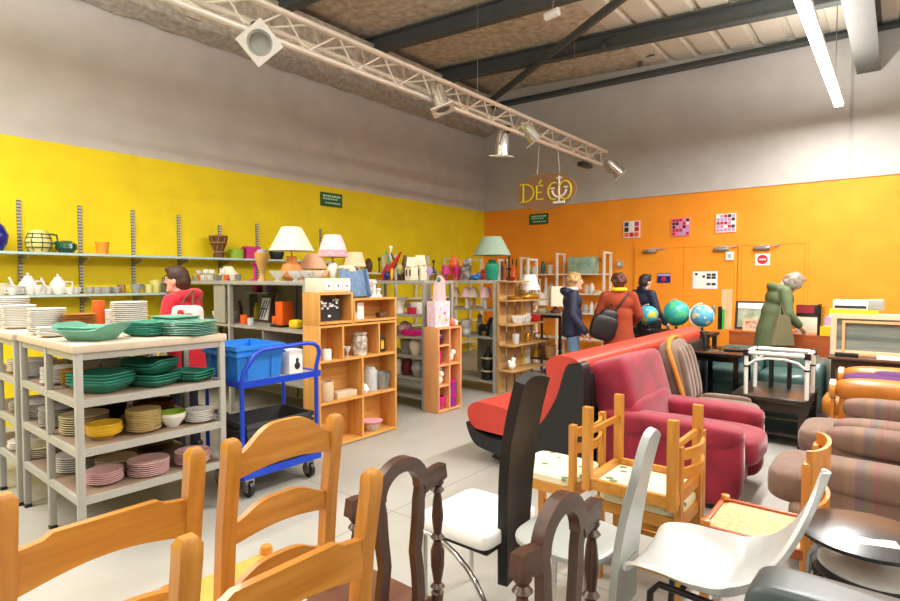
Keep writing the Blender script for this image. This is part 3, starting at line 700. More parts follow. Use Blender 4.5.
# ================================================================== PINE BOOKCASES
def casework(name, label, loc, w, d, h, shelves, dividers, m=caseZ, mh=caseY, th=.02, back=True, side_m=None):
    """front faces +X; local y 0..w, x -d..0, z 0..h"""
    t = thing(name, label, 'bookcase', loc); sm = side_m or m
    for y in (th/2, w-th/2): MB().box((-d/2, y, h/2), (d, th, h), bev=.002).build('side_panel', sm, t)
    MB().box((-d/2, w/2, h-th/2), (d, w-2*th, th)).build('top_board', mh, t); MB().box((-d/2, w/2, th/2+.01), (d, w-2*th, th)).build('bottom_board', mh, t)
    for (y0, y1, z) in shelves: MB().b2((-d+.01, y0, z-th/2), (-.002, y1, z+th/2)).build('shelf_board', mh, t)
    for (y, z0, z1) in dividers: MB().b2((-d+.01, y-th/2, z0), (-.002, y+th/2, z1)).build('divider', m, t)
    if back: MB().box((-d+.006, w/2, h/2), (.008, w-2*th, h-.02)).build('back_panel', mh, t)
    return t
BX, BY = -4.0, 3.09
W_ = .98
casework('bookcase', 'golden pine bookcase of open boxes with oddments, beside the blue trolley', (BX, BY, 0), W_, .235, 1.13,
    ((.02, W_-.02, .80), (.02, W_-.02, .42)), ((.28, .81, 1.11), (.74, .81, 1.11), (.52, .43, .79), (.52, .03, .41)))
casework('bookcase_box', 'taller pine box on the left of the bookcase top, holding a black printed board', (BX, BY, 1.131), .40, .235, .295, (), ())
casework('bookcase_box', 'wide pine box on the right of the bookcase top, holding a white card', (BX, BY+.405, 1.131), .575, .235, .235, (), ())
def bk(u, v, z): return (BX-v, BY+u, z+.001)
# things in the bookcase
t = thing('printed_board', 'black board printed with white shapes in the upper left bookcase box', 'board', bk(.20, .10, 1.152)); MB().box((0,0,.11), (.02,.24,.22)).build('panel', ink, t)
for i in range(26): MB().box((.0115, random.uniform(-.1,.1), random.uniform(.12,.21)), (.003, random.uniform(.01,.03), random.uniform(.008,.02))).build('printed_mark', paper, t)
MB().box((.0115, -.01, .055), (.003,.03,.02)).build('printed_mark', paper, t)
solo('card', 'white card standing in the upper right bookcase box', 'card', MB().box((0,0,.085), (.012,.09,.17)), paper, bk(.56, .08, 1.152), .1)
solo('box', 'small brown box in the upper right bookcase box', 'box', MB().box((0,0,.03), (.07,.11,.06), bev=.004), brown, bk(.84, .07, 1.152))
lath('glass_tumbler', 'clear glass tumbler beside the white card in the bookcase', 'glass', [(0,0),(.03,0),(.036,.08),(.033,.08),(.028,.006),(0,.006)], clear, bk(.46, .06, 1.152))
lath('jar', 'small white jar in the left cell of the bookcase second row', 'jar', [(0,0),(.045,0),(.045,.09),(.038,.1),(0,.1)], white, bk(.13, .06, .81))
lath('glass_jar', 'patterned glass storage jar in the middle cell of the bookcase', 'jar', [(0,0),(.07,0),(.075,.02),(.075,.17),(.06,.19),(.07,.2),(.07,.22),(0,.22)], mat('patterned_glass', (226,222,206), .2, rgb2=(120,90,70), scale=22), bk(.55, .08, .81))
lath('glass_tumbler', 'small glass goblet beside the patterned jar in the bookcase', 'glass', [(0,0),(.03,0),(.008,.01),(.008,.04),(.035,.1),(.03,.1),(0,.045)], clear, bk(.38, .06, .81))
t = thing('lantern', 'small black lantern in the right cell of the bookcase second row', 'lantern', bk(.85, .1, .81)); MB().box((0,0,.015), (.07,.07,.03)).build('base', black, t); MB().box((0,0,.08), (.05,.05,.1)).build('glass_pane', mat('amber_glass', (230,190,60), .3), t)
for a in (-1,1):
    for b in (-1,1): MB().cyl((.03*a,.03*b,.03), (.03*a,.03*b,.13), .005, seg=6).build('bar', black, t)
MB().lathe([(.05,.13),(.05,.135),(.02,.17),(.012,.19),(0,.2)], seg=8).build('roof', black, t)
lath('vase', 'beige cylinder vase in the lower left bookcase cell', 'vase', [(0,0),(.065,0),(.075,.02),(.075,.16),(.07,.18),(.06,.18),(.06,.02),(0,.02)], mat('beige_vase', (222,194,160), .5), bk(.13, .08, .43))
solo('box', 'flat pale box in the lower left bookcase cell', 'box', MB().box((0,0,.03), (.12,.24,.06), bev=.004), mat('pale_box', (214,196,164), .6), bk(.36, .1, .43))
lath('glass_jar', 'tall clear glass jar in the lower right bookcase cell', 'jar', [(0,0),(.075,0),(.075,.2),(.05,.22),(.05,.24),(.045,.24),(.068,.19),(.068,.008),(0,.008)], clear, bk(.73, .13, .43))
lath('metal_tumbler', 'grey metal tumbler in the lower right bookcase cell', 'tumbler', [(0,0),(.055,0),(.08,.17),(.075,.17),(.05,.01),(0,.01)], steel, bk(.86, .08, .43))
lath('bowl', 'small white bowl in the lower right bookcase cell', 'bowl', [(0,0),(.03,0),(.05,.04),(.02,.09),(0,.1)], white, bk(.58, .05, .43))
t = thing('sundae_bowl', 'glass bowl with pink frilled rim in the bottom bookcase cell', 'bowl', bk(.72, .09, .032)); MB().lathe([(0,0),(.05,0),(.09,.07),(.085,.07),(.045,.01),(0,.01)]).build('bowl', clear, t)
MB().lathe([(.08,.07),(.105,.095),(.108,.1),(.1,.1),(.07,.08)], sq=1).build('frill', mat('pale_frill', (244,178,192), .5), t)
# on top of the bookcase boxes
t = thing('drawer_box', 'cream box of small drawers with white tags on the tall pine box', 'box', (BX-.13, BY+.21, 1.427)); MB().box((0,0,.065), (.16,.40,.13), bev=.004).build('body', cream, t)
for y in (-.06,.05,.15):
    d = MB().box((.083,y,.06), (.008,.09,.075)).build('drawer_front', paper, t); MB().ball((.09,y,.06), .008).build('knob', ink, d)
t = thing('tray', 'leaning blue patterned basket tray on top of the bookcase', 'tray', (BX-.12, BY+.52, 1.368), 0)
bt = mat('denim_blue', (86,120,158), .7, rgb2=(120,150,180), scale=20)
MB().box((0,0,.14), (.03,.28,.27), (0,-.25,0), bev=.01).build('panel', bt, t)
for y in (-.15,.15): MB().box((.02,y,.145), (.06,.02,.28), (0,-.25,0), bev=.006).build('rim', bt, t)
solo('folded_cloth', 'crumpled cream cloth lying over the blue tray', 'cloth', MB().sup((0,0,0), (.09,.2,.05), .7).sup((.02,.05,-.02), (.06,.1,.06), .7), cream, (BX-.17, BY+.46, 1.63+.03))
for u, h in ((.70,.10),(.76,.16),(.82,.09)):
    lb = {.10: 'short white candle holder on the wide pine box', .16: 'tall white candlestick on the wide pine box', .09: 'squat white candle holder right of the candlestick'}[h]
    lath('candle_holder', lb, 'candle holder', [(0,0),(.04,0),(.04,.02),(.02,.03),(.018,h-.03),(.03,h-.02),(.03,h),(0,h)], white, (BX-.1, BY+u, 1.367))
solo('tissue_box', 'small pink box behind the blue tray on the bookcase', 'box', MB().box((0,0,.09), (.1,.12,.18), bev=.004), pinkc, (BX-.16, BY+.74, 1.367))
# ---- small beech unit with two columns
GX, GY = -4.08, 4.83
casework('narrow_shelf', 'narrow beech shelf unit with pink objects, pink gift bag on top', (GX, GY, 0), .43, .22, .99, ((.02,.20,.78),(.02,.20,.55),(.02,.20,.31),(.22,.41,.55)), ((.21,.03,.97),), beech, beech)
def gk(u, v, z): return (GX-v, GY+u, z+.001)
lath('candle_jar', 'dark purple jar in the top left cell of the beech unit', 'jar', [(0,0),(.05,0),(.06,.03),(.06,.1),(.045,.12),(.05,.15),(0,.15)], mat('plum', (92,20,66), .3), gk(.10,.09,.79))
lath('beaker', 'magenta beaker in the left column of the beech unit', 'cup', [(0,0),(.045,0),(.055,.16),(.05,.16),(.04,.01),(0,.01)], magenta, gk(.08,.09,.56))
solo('rabbit_figurine', 'white rabbit figurine in the left column of the beech unit', 'figurine', MB().ball((0,0,.05), (.05,.06,.05)).ball((.01,.03,.12), .04).ball((.0,.02,.18), (.012,.012,.04)).ball((.0,.05,.175), (.012,.012,.035)), white, gk(.10,.09,.32))
lath('bowl', 'pink bowl in the bottom left cell of the beech unit', 'bowl', [(0,0),(.06,0),(.085,.08),(.08,.15),(.07,.15),(.07,.08),(0,.02)], pinkp if 0 else magenta, gk(.11,.1,.032))
solo('elephant_figurine', 'white animal figurine in the right column of the beech unit', 'figurine', MB().sup((0,0,.06), (.08,.13,.09), .7).ball((.01,.06,.11), .04).ball((.01,-.05,.1), .03), white, gk(.31,.1,.56))
t = thing('gift_box', 'round magenta gift box, lower of two in the beech unit', 'box', gk(.315,.105,.032)); MB().lathe([(0,0),(.085,0),(.085,.13),(0,.13)]).build('body', purple, t); MB().lathe([(0,.13),(.09,.13),(.09,.155),(0,.155)]).build('lid', magenta, t)
dup(t, gk(.315,.105,.19), .4, 'round magenta gift box, upper of two in the beech unit')
t = thing('gift_bag', 'tall pink patterned gift bag standing on the narrow beech unit', 'bag', (GX-.11, GY+.13, .992)); 
MB().prism([(-.13,0),(.13,0),(.14,.30),(-.14,.30)], u=(0,1,0), n=(1,0,0), t=.12).build('bag', mat('pink_bag', (246,224,228), .6, rgb2=(238,190,204), scale=22), t)
MB().prism([(-.07,.3),(.1,.3),(.08,.55),(.02,.60),(-.05,.5)], u=(0,1,0), n=(1,0,0), t=.06).build('tissue', pinkc, t)
MB().ball((0.03,-.03,.55), (.02,.03,.03)).build('bow', tealp, t); MB().sup((.062,.04,.16), (.01,.05,.04), .8).build('printed_flower', pinkp, t); MB().sup((.062,-.05,.12), (.01,.04,.035), .8).build('printed_flower', yellowp, t); MB().sup((.062,.07,.08), (.01,.04,.03), .8).build('printed_flower', lime, t); MB().sup((.062,-.03,.21), (.01,.03,.04), .8).build('printed_flower', pinkc, t)
lath('candle', 'round salmon candle on the beech unit beside the bag', 'candle', [(0,0),(.04,.01),(.05,.05),(.03,.09),(0,.095)], mat('salmon', (240,120,100), .5), (GX-.08, GY+.33, .992))
lath('candle', 'small white candle on the right end of the beech unit', 'candle', [(0,0),(.035,.01),(.04,.04),(.02,.07),(0,.07)], white, (GX-.08, GY+.40, .992))
# ---- pale pine open shelf at the end of the far rack
HX, HY = -3.93, 6.16
t = thing('open_shelf', 'pale pine open shelf with brass tray and glassware, left of the navy-coated shopper', 'shelf', (HX, HY, 0))
for y in (.012, .88): MB().box((-.235, y, .76), (.04, .024, 1.52)).build('upright', paleZ, t)
for y, w in ((.12,.16),(.32,.16),(.52,.16)): MB().box((-.24, y, .76), (.012, w, 1.5)).build('back_slat', paleZ, t)
MB().box((-.24,.66,.76), (.012,.05,1.5)).build('back_slat', yellowp, t); MB().box((-.24,.77,.8), (.014,.14,1.4)).build('back_slat', white2, t)
for z in (.33, .67, .945, 1.27, 1.525): l_ = .9 if z < 1.5 else .42; MB().box((-.12, l_/2, z-.01), (.24, l_, .02), bev=.003).build('shelf_board', paleY, t)
def hk(u, v, z): return (HX-v, HY+u, z+.001)
lath('dish', 'round brass dish on the upper board of the pale pine shelf', 'dish', [(0,0),(.08,0),(.11,.04),(.105,.045),(.07,.01),(0,.01)], brass, hk(.25,.11,1.27))
solo('serving_tray', 'long brass tray on the upper board of the pale pine shelf', 'tray', MB().sup((0,0,.03), (.18,.36,.06), .5).sup((0,0,.05), (.16,.33,.04), .5), brass, hk(.6,.11,1.27))
lath('glass_bowl', 'wide clear glass bowl on the pale pine shelf', 'bowl', [(0,0),(.06,0),(.1,.1),(.095,.1),(.05,.01),(0,.01)], clear, hk(.3,.11,.945))
lath('glass_bowl', 'smaller clear glass bowl beside the wide one on the pale pine shelf', 'bowl', [(0,0),(.05,0),(.08,.09),(.075,.09),(.04,.01),(0,.01)], clear, hk(.52,.11,.945))
lath('candle_holder', 'gold candle holder on the lower board of the pale pine shelf', 'candle holder', [(0,0),(.04,0),(.05,.06),(.03,.12),(.04,.13),(0,.13)], brass, hk(.56,.11,.67))
lath('glass_vase', 'clear glass vase on the third board of the pale pine shelf', 'vase', [(0,0),(.04,0),(.05,.14),(.045,.14),(.035,.01),(0,.01)], clear, hk(.25,.11,.67))
solo('hen_figurine', 'white hen figurine on the lowest board of the pale pine shelf', 'figurine', MB().ball((0,0,.06), (.05,.07,.06)).ball((0,.04,.13), .035).ball((0,-.06,.1), (.02,.03,.04)), white, hk(.15,.11,.33))
solo('parcel', 'red box on the pale pine shelf in front of the white slat', 'box', MB().box((0,0,.05), (.1,.12,.1), bev=.01), red, hk(.78,.11,.945))
lath('saucer', 'red glass ashtray on the top board of the pale pine shelf', 'dish', [(0,0),(.05,0),(.08,.05),(.075,.05),(.04,.01),(0,.01)], mat('dark_red_glass', (120,20,40), .1), hk(.12,.11,1.525))
# ================================================================== LAMPS AND ORNAMENTS ON THE RACK TOPS
def lamp(loc, prof, bm, r0, r1, z0, z1, sm, label, trim=None, group='table lamps', seg=28, wave=0):
    t = thing('table_lamp', label, 'lamp', loc, 0, group)
    MB().lathe(prof).build('base', bm, t)
    MB().cyl((0,0,prof[-1][1]-.01), (0,0,z1-.03), .008, seg=8).build('stem', brass, t)
    th = .004; n = seg; rs = []
    for (r, z, k) in ((r0,z0,1),(r0*.62+r1*.38 if wave else (r0+r1)/2,(z0+z1)/2,0),(r1,z1,0),(r1-th,z1,0),((r0+r1)/2-th if not wave else r0*.62+r1*.38-th,(z0+z1)/2,0),(r0-th,z0,1)):
        rs.append([V((r*cos(2*pi*i/n), r*sin(2*pi*i/n), z+(wave*cos(14*pi*i/n)*k))) for i in range(n)])
    s = MB().rings(rs, closed=True).build('lamp_shade', sm, t)
    if trim: MB().lathe([(r0+.002,z0-.02),(r0*.93+.004,z0+.045),(r0*.93-.004,z0+.045),(r0-.006,z0-.02)]).build('shade_trim', trim, t)
    return t
Z = 1.531
def X3(px, Y, z=Z): p = atY(px, 279, Y); return (p.x, Y, z)
jarp = lambda r, h: [(0,0),(r*.6,0),(r*.95,h*.3),(r,h*.55),(r*.7,h*.85),(r*.35,h),(0,h)]
lamp(X3(292, 3.4), [(0,0),(.06,0),(.105,.04),(.115,.1),(.09,.17),(.05,.19),(.055,.22),(.05,.25),(0,.25)], mat('terracotta', (224,146,70), .4), .225, .10, .305, .545, shcream, 'large cream-shaded lamp with round orange base on the grey unit')
lamp(X3(333, 3.45), [(0,0),(.06,0),(.03,.02),(.05,.08),(.055,.12),(.03,.18),(0,.19)], white, .14, .078, .25, .44, shpink, 'pink bell-shaded lamp with white base', shrose, wave=.012)
lamp(X3(313, 3.75), [(0,0),(.055,0),(.05,.05),(.02,.1),(0,.12)], clear, .165, .07, .13, .29, shpeach, 'peach-shaded lamp between the cream and the pink lamps')
lamp(X3(355, 3.95), [(0,0),(.05,0),(.075,.05),(.05,.11),(.02,.14),(0,.14)], brown, .12, .075, .15, .30, shbeige, 'beige-shaded lamp with brown base right of the pink lamp')
lamp(X3(228.5, 3.75), [(0,0),(.05,0),(.02,.02),(.015,.06),(0,.06)], brown, .125, .05, .075, .18, shcream, 'low cream-shaded lamp left of the pink stand')
t = thing('cake_stand', 'bright pink candle stand on the grey unit', 'stand', X3(255, 3.45)); MB().lathe([(0,0),(.07,0),(.07,.01),(.016,.02),(.014,.15),(.05,.19),(.05,.20),(0,.2)]).build('stem', magenta, t)
t = thing('urn', 'tall beige glass urn with pale blue top on the grey unit', 'urn', X3(262, 3.3)); MB().lathe([(0,0),(.05,0),(.03,.03),(.028,.1),(.05,.16),(.075,.26),(.07,.30),(0,.3)]).build('body', mat('beige_glass', (206,160,90), .25), t); MB().lathe([(0,.3),(.05,.3),(.045,.325),(0,.33)]).build('lid', denim if 0 else mat('pale_blue', (150,176,214), .5), t)
def glassrow(pxs, y0, y1, label, kind, m=clear, grp='glassware on the grey unit', names='wine_glass'):
    P = {'goblet': [(0,0),(.03,0),(.005,.008),(.005,.06),(.035,.09),(.034,.13),(.031,.13),(.03,.09),(0,.07)], 'cup': [(0,0),(.025,0),(.036,.07),(.032,.07),(.02,.006),(0,.006)],
         'bowl': [(0,0),(.04,0),(.02,.015),(.07,.06),(.09,.1),(.085,.1),(.06,.06),(0,.03)]}[kind]
    me = MB().lathe(P, seg=18).mesh(names, m)
    for i, px in enumerate(pxs):
        o = bpy.data.objects.new(names, me); COL.objects.link(o); o.location = X3(px, random.uniform(y0, y1))
        tag(o, label, 'glass' if kind != 'bowl' else 'bowl', grp)
glassrow((199, 206, 212, 223), 3.22, 3.5, 'small clear goblet in the glass group left of the low cream lamp', 'goblet')
glassrow((195, 203, 209, 217, 232), 3.3, 3.6, 'small clear tumbler in the glass group left of the low cream lamp', 'cup', names='tumbler')
glassrow((201, 226), 3.25, 3.4, 'small orange glass in the glass group left of the low cream lamp', 'cup', orangep, 'orange glasses on the grey unit', 'tumbler')
glassrow((216, 238), 3.25, 3.4, 'small steel dish in the glass group beside the low cream lamp', 'cup', steel, 'steel dishes on the grey unit', 'small_dish')
glassrow((278, 296, 308, 316), 3.2, 3.28, 'cut-glass footed bowl in front of the orange-based lamp', 'bowl', names='glass_bowl', grp='glass bowls before the orange lamp')
glassrow((303, 320), 3.3, 3.4, 'peach glass bowl under the peach lampshade', 'bowl', shpeach, 'peach bowls under the lamps', 'glass_bowl')
# shelf inside the first grey unit
def U1(px, Y, z=1.061): p = atY(px, 279, Y); return (p.x, Y, z)
lath('pot', 'grey ceramic pot on the shelf inside the grey unit', 'pot', [(0,0),(.07,0),(.08,.1),(.07,.11),(.06,.02),(0,.02)], greyc, U1(232, 3.4))
stack(U1(219, 3.35), 'bowl', .08, white, 3, .02, 'white bowl stacked on the shelf behind the person in red')
lath('mug', 'orange mug on the shelf inside the grey unit', 'mug', [(0,0),(.045,0),(.045,.1),(.04,.1),(.038,.01),(0,.01)], orangep, U1(244, 3.3))
lath('glass_tumbler', 'clear tumbler beside the orange mug', 'glass', [(0,0),(.03,0),(.035,.08),(.032,.08),(.028,.006),(0,.006)], clear, U1(250, 3.22))
t = thing('framed_picture', 'small framed geometric picture leaning on the shelf inside the grey unit', 'picture', U1(266, 3.6), -.15)
MB().box((0,0,.15), (.26,.02,.3), (-.15,0,0)).build('frame', brown, t); g = MB().box((0,-.014,.15), (.21,.012,.25), (-.15,0,0)).build('picture_sheet', paper, t)
for a in (-.06, .0, .06): MB().box((a,-.024,.15), (.012,.004,.22), (-.15,.4,0)).build('printed_line', ink, g)
MB().box((0,-.024,.15), (.18,.004,.012), (-.15,0,0)).build('printed_line', ink, g)
t = thing('coffee_machine', 'orange kitchen appliance on the shelf inside the grey unit', 'appliance', U1(284, 3.35)); MB().box((.0,0,.13), (.13,.14,.26), bev=.012).build('body', orangep, t); MB().box((-.1,0,.07), (.08,.12,.08), bev=.01).build('spout_arm', orangep, t); MB().box((-.02,-.01,.012), (.2,.16,.024), bev=.004).build('foot', black, t)
solo('bag', 'yellow packet on the shelf right of the orange appliance', 'packet', MB().sup((0,0,.045), (.15,.1,.09), .6), yellowp, U1(295.5, 3.3))
for px, c in ((256, yellowp), (259.5, lime)):
    lath('bottle', {yellowp: 'yellow squeeze bottle on the shelf behind the orange mug', lime: 'yellow-green bottle on the shelf left of the framed picture'}[c], 'bottle', [(0,0),(.03,0),(.03,.13),(.012,.17),(.012,.2),(0,.2)], c, U1(px, 3.75))
lath('bottle', 'brown bottle behind the grey pot on the shelf', 'bottle', [(0,0),(.04,0),(.04,.13),(.016,.18),(.016,.22),(0,.22)], brown, U1(239, 3.7))
t = thing('small_shelf', 'small pale blue glass shelf with pink and lilac cups above the pot', 'shelf', U1(262, 3.9, 1.375)); MB().box((0,0,0), (.5,.16,.015)).build('shelf_board', glassy, t)
MB().box((-.2,0,-.155), (.012,.12,.30)).build('bracket', steel, t); MB().box((.2,0,-.155), (.012,.12,.30)).build('bracket', steel, t)
lath('beaker', 'magenta cup on the small glass shelf', 'cup', [(0,0),(.05,0),(.055,.1),(.05,.1),(.04,.01),(0,.01)], magenta, U1(257, 3.9, 1.384)); lath('beaker', 'lilac cup on the small glass shelf', 'cup', [(0,0),(.045,0),(.045,.09),(.04,.09),(.04,.01),(0,.01)], lilac, U1(267, 3.9, 1.384))
t = thing('printed_tin', 'black box with coloured pattern on the lower board of the grey unit', 'box', U1(214, 3.5, .551)); MB().box((0,0,.13), (.3,.25,.26), bev=.01).build('box', mat('patterned_box', (30,26,30), .5, rgb2=(210,120,40), scale=25), t)
# ---- ornaments on the second and third units
t = thing('parrot_sculpture', 'tall multicoloured bird sculpture on the grey unit left of the cream lanterns', 'sculpture', X3(392, 5.05)); 
MB().prism([(-.16,0),(.02,0),(.0,.14),(-.06,.22),(-.17,.08)], t=.07).build('body', mat('bird_patch', (230,60,50), .4, rgb2=(20,40,60), scale=14), t)
MB().prism([(-.1,.12),(.16,.36),(.13,.30),(.04,.16),(-.06,.02)], t=.03).build('wing', red, t); MB().tube([(.0,0,0),(-.04,0,.2),(-.09,0,.33),(-.11,0,.38)], .02, 8, r2=.008).build('neck', tealp, t)
MB().tube([(.13,0,0),(.12,0,.12),(.06,0,.22),(-.02,0,.36)], .03, 8, r2=.008).build('tail', black, t); MB().tube([(-.02,0,.25),(-.02,0,.40)], .012, 6).ball((-.02,0,.42), .025).build('crest', white, t)
MB().ball((.15,-.01,.14), (.06,.04,.07)).build('head', mat('fish_patch', (236,190,70), .4, rgb2=(60,150,150), scale=20), t); MB().ball((-.06,-.04,.06), (.05,.02,.06)).build('patch', cobalt, t); MB().ball((.04,-.04,.08), (.025,.02,.08)).build('patch', yellowp, t)
def house(px, Y, label, s=1):
    t = thing('ceramic_lantern', label, 'lantern', X3(px, Y)); MB().box((0,0,.09*s), (.13*s,.12*s,.18*s), bev=.01).build('body', cream, t); MB().lathe([(.1*s,.18*s),(.075*s,.30*s),(.07*s,.3*s),(0,.3*s)], seg=4).build('roof', cream, t)
    for x in (-.03,.03): MB().box((x*s,-.061*s,.1*s), (.025*s,.006,.08*s)).build('window_opening', brown, t)
    return t
house(411.5, 5.02, 'left cream ceramic house lantern beside the bird sculpture', .95); house(420, 5.2, 'cream ceramic house lantern with a shade, right of the other', 1.05)
lath('vase', 'slim brown vase behind the cream house lanterns', 'vase', [(0,0),(.04,0),(.05,.15),(.03,.28),(.02,.33),(0,.33)], brown, X3(405, 5.3))
t = thing('heart_figure', 'dark curved stand holding a lilac heart', 'ornament', X3(432, 5.05)); MB().tube([(.05,0,0),(.055,0,.1),(.02,0,.16),(-.02,0,.15)], .014, 8).build('arm', black, t); MB().ball((-.05,0,.12), (.04,.02,.04)).ball((-.015,0,.13), (.04,.02,.04)).ball((-.035,0,.095), (.035,.018,.04)).build('heart', lilac, t)
lamp(X3(446, 6.3), [(0,0),(.08,0),(.05,.015),(.015,.03),(.015,.08),(0,.08)], magenta, .075, .055, .085, .22, magenta, 'small magenta lamp right of the lilac heart')
lamp(X3(458, 6.3), [(0,0),(.03,0),(.01,.03),(.03,.06),(0,.08)], magenta, .055, .05, .055, .18, magenta, 'small pink lamp standing beside the black patterned tin')
t = thing('paper_flower', 'tall orange paper flower sculpture on the grey unit', 'sculpture', X3(453.5, 6.5)); MB().lathe([(0,.0),(.05,.0),(.03,.15),(.07,.22),(.05,.3),(.01,.38),(0,.38)]).build('petal', orangep, t); MB().ball((.03,0,.18), (.06,.04,.08)).build('petal', magenta, t)
lath('paper_flower', 'amber paper flower behind the black patterned tin', 'sculpture', [(0,0),(.02,0),(.02,.15),(.07,.22),(.06,.3),(0,.3)], mat('amber', (240,160,40), .5), X3(462, 6.6))
solo('glass_bird', 'blue and white bird ornament above the black patterned tin', 'ornament', MB().ball((0,0,.27), (.07,.04,.05)).ball((.05,0,.3), .03).tube([(0,0,0),(0,0,.25)], .012, 6).lathe([(0,0),(.04,0),(.04,.01),(0,.01)]), mat('blue_white', (70,130,190), .3, rgb2=(230,230,220), scale=12), X3(467, 6.6))
lath('patterned_tin', 'black patterned round tin on the grey unit left of the green lamp', 'tin', [(0,0),(.075,0),(.075,.2),(.06,.21),(0,.21)], mat('black_patterned', (24,22,24), .4, rgb2=(180,170,160), scale=16), X3(466, 6.22))
solo('fish_ornament', 'blue glass fish ornament beside the green lamp', 'ornament', MB().ball((0,0,.04), (.08,.05,.04)).ball((.06,0,.06), (.04,.02,.05)), mat('blue_glaze', (30,110,180), .2), X3(475, 6.25))
solo('toy_car', 'red and blue toy ornament left of the green lamp', 'ornament', MB().box((0,0,.06), (.1,.08,.1), bev=.02).ball((.02,0,.12), .04), red, X3(482, 6.45))
lamp(X3(492, 6.36), [(0,0),(.065,0),(.08,.02),(.105,.14),(.095,.22),(.05,.255),(.06,.28),(.05,.285),(0,.285)], tealp, .265, .13, .345, .60, shgreen, 'large lamp with grey-green shade and teal vase base')
# inside third unit: little lamps
for px, c, b, lb in ((455, shbeige, clear, 'small brown-shaded lamp, leftmost of the little lamps inside the grey unit'), (467, shpink, white, 'small tilted pink-shaded lamp inside the grey unit'), (474, shcream, tan, 'small cream-shaded lamp inside the grey unit'), (485.5, shpink, white, 'small pale pink drum-shaded lamp, rightmost inside the grey unit')):
    drum = px == 485.5
    lamp(X3(px, 6.35, 1.141), [(0,0),(.045,0),(.02,.02),(.024,.1),(.014,.14),(0,.15)], b, .078 if drum else .088, .07 if drum else .04, .15, .29, c, lb, group='little lamps inside the grey unit')
t = thing('owl_vase', 'white owl-shaped vase on the middle board of the grey unit', 'vase', X3(466.5, 6.35, .761)); MB().lathe([(0,0),(.06,0),(.07,.03),(.05,.08),(.085,.14),(.08,.2),(.04,.22),(0,.22)]).build('body', white, t); MB().ball((.03,-.06,.16), .02).ball((-.03,-.06,.16), .02).build('eye', cream, t)
solo('horse_figurine', 'black horse figurine on the middle board of the grey unit', 'figurine', MB().sup((0,0,.11), (.18,.08,.1), .7).tube([(.07,0,.13),(.12,0,.24)], .03, 8).ball((.14,0,.24), (.05,.025,.025)).cyl((-.06,.02,0), (-.06,.02,.1), .012).cyl((.06,.02,0), (.06,.02,.1), .012).cyl((-.06,-.02,0), (-.06,-.02,.1), .012).cyl((.06,-.02,0), (.06,-.02,.1), .012), black, X3(484, 6.3, .761))
lath('vase', 'black and white lidded vase behind the horse figurine', 'vase', [(0,0),(.04,0),(.06,.1),(.04,.18),(.03,.22),(.04,.26),(0,.3)], mat('black_white', (40,40,40), .3, rgb2=(220,216,206), scale=10), X3(480, 6.5, .761))
lath('vase', 'pale teal rounded vase on the middle board near the end post', 'vase', [(0,0),(.05,0),(.08,.1),(.05,.2),(.04,.2),(0,.18)], mat('pale_teal', (120,190,170), .3), X3(491, 6.5, .761))
t = thing('floor_vase', 'tall black lidded vase with pale bands on the bottom board', 'vase', X3(488.5, 6.3, .161)); MB().lathe([(0,0),(.09,0),(.10,.1),(.07,.14),(.10,.2),(.09,.3),(.05,.36),(.03,.38),(.02,.44),(0,.46)]).build('body', black, t)
for zz, rr in ((.12,.092),(.3,.094)): MB().tube([(rr*cos(a), rr*sin(a), zz) for a in [i*pi/12 for i in range(24)]], .012, 6, closed=True).build('band', beigec, t)
# inside second unit
Y2 = 5.0
lath('pedestal_vase', 'white pedestal vase on the upper board of the middle grey unit', 'vase', [(0,0),(.06,0),(.06,.03),(.045,.06),(.045,.1),(.08,.18),(.11,.2),(.09,.2),(0,.12)], white, X3(400, Y2, 1.121))
lath('candle_pot', 'crimson pot on the upper board right of the pedestal vase', 'pot', [(0,0),(.055,0),(.06,.08),(.05,.08),(.04,.02),(0,.02)], mat('crimson', (190,30,70), .4), X3(411.5, Y2, 1.121))
lath('planter', 'wide white planter on the upper board of the middle grey unit', 'planter', [(0,0),(.08,0),(.1,.14),(.09,.14),(.07,.02),(0,.02)], white, X3(418, 5.15, 1.121))
solo('gift_box', 'flat magenta box on the second board of the middle grey unit', 'box', MB().box((0,0,.035), (.22,.2,.07), bev=.005), magenta, X3(413, Y2, .861))
solo('piggy_bank', 'pink round ornament on the second board of the middle grey unit', 'ornament', MB().ball((0,0,.08), (.09,.08,.08)).ball((.07,0,.1), .04), pinkc, X3(405, 5.1, .861))
lath('vase', 'cream ginger vase on the third board of the middle grey unit', 'vase', [(0,0),(.05,0),(.085,.1),(.08,.17),(.045,.2),(.05,.22),(.04,.22),(0,.2)], cream, X3(416, Y2, .621))
lath('planter', 'grey planter left of the cream ginger vase', 'planter', [(0,0),(.07,0),(.09,.17),(.08,.17),(.06,.02),(0,.02)], greyc, X3(407, 5.1, .621))
lath('vase', 'dark red vase on the fourth board of the middle grey unit', 'vase', [(0,0),(.05,0),(.08,.1),(.06,.2),(.05,.2),(0,.18)], mat('dark_red', (110,20,36), .3), X3(407, Y2, .361))
lath('vase', 'grey-white round vase on the fourth board of the middle grey unit', 'vase', [(0,0),(.05,0),(.09,.1),(.06,.2),(.05,.2),(0,.18)], greyc, X3(418, Y2, .361))
lath('vase', 'pale round vase half hidden by the pine bookcase', 'vase', [(0,0),(.05,0),(.08,.1),(.06,.2),(.05,.2),(0,.18)], white, X3(398.5, Y2, .361))
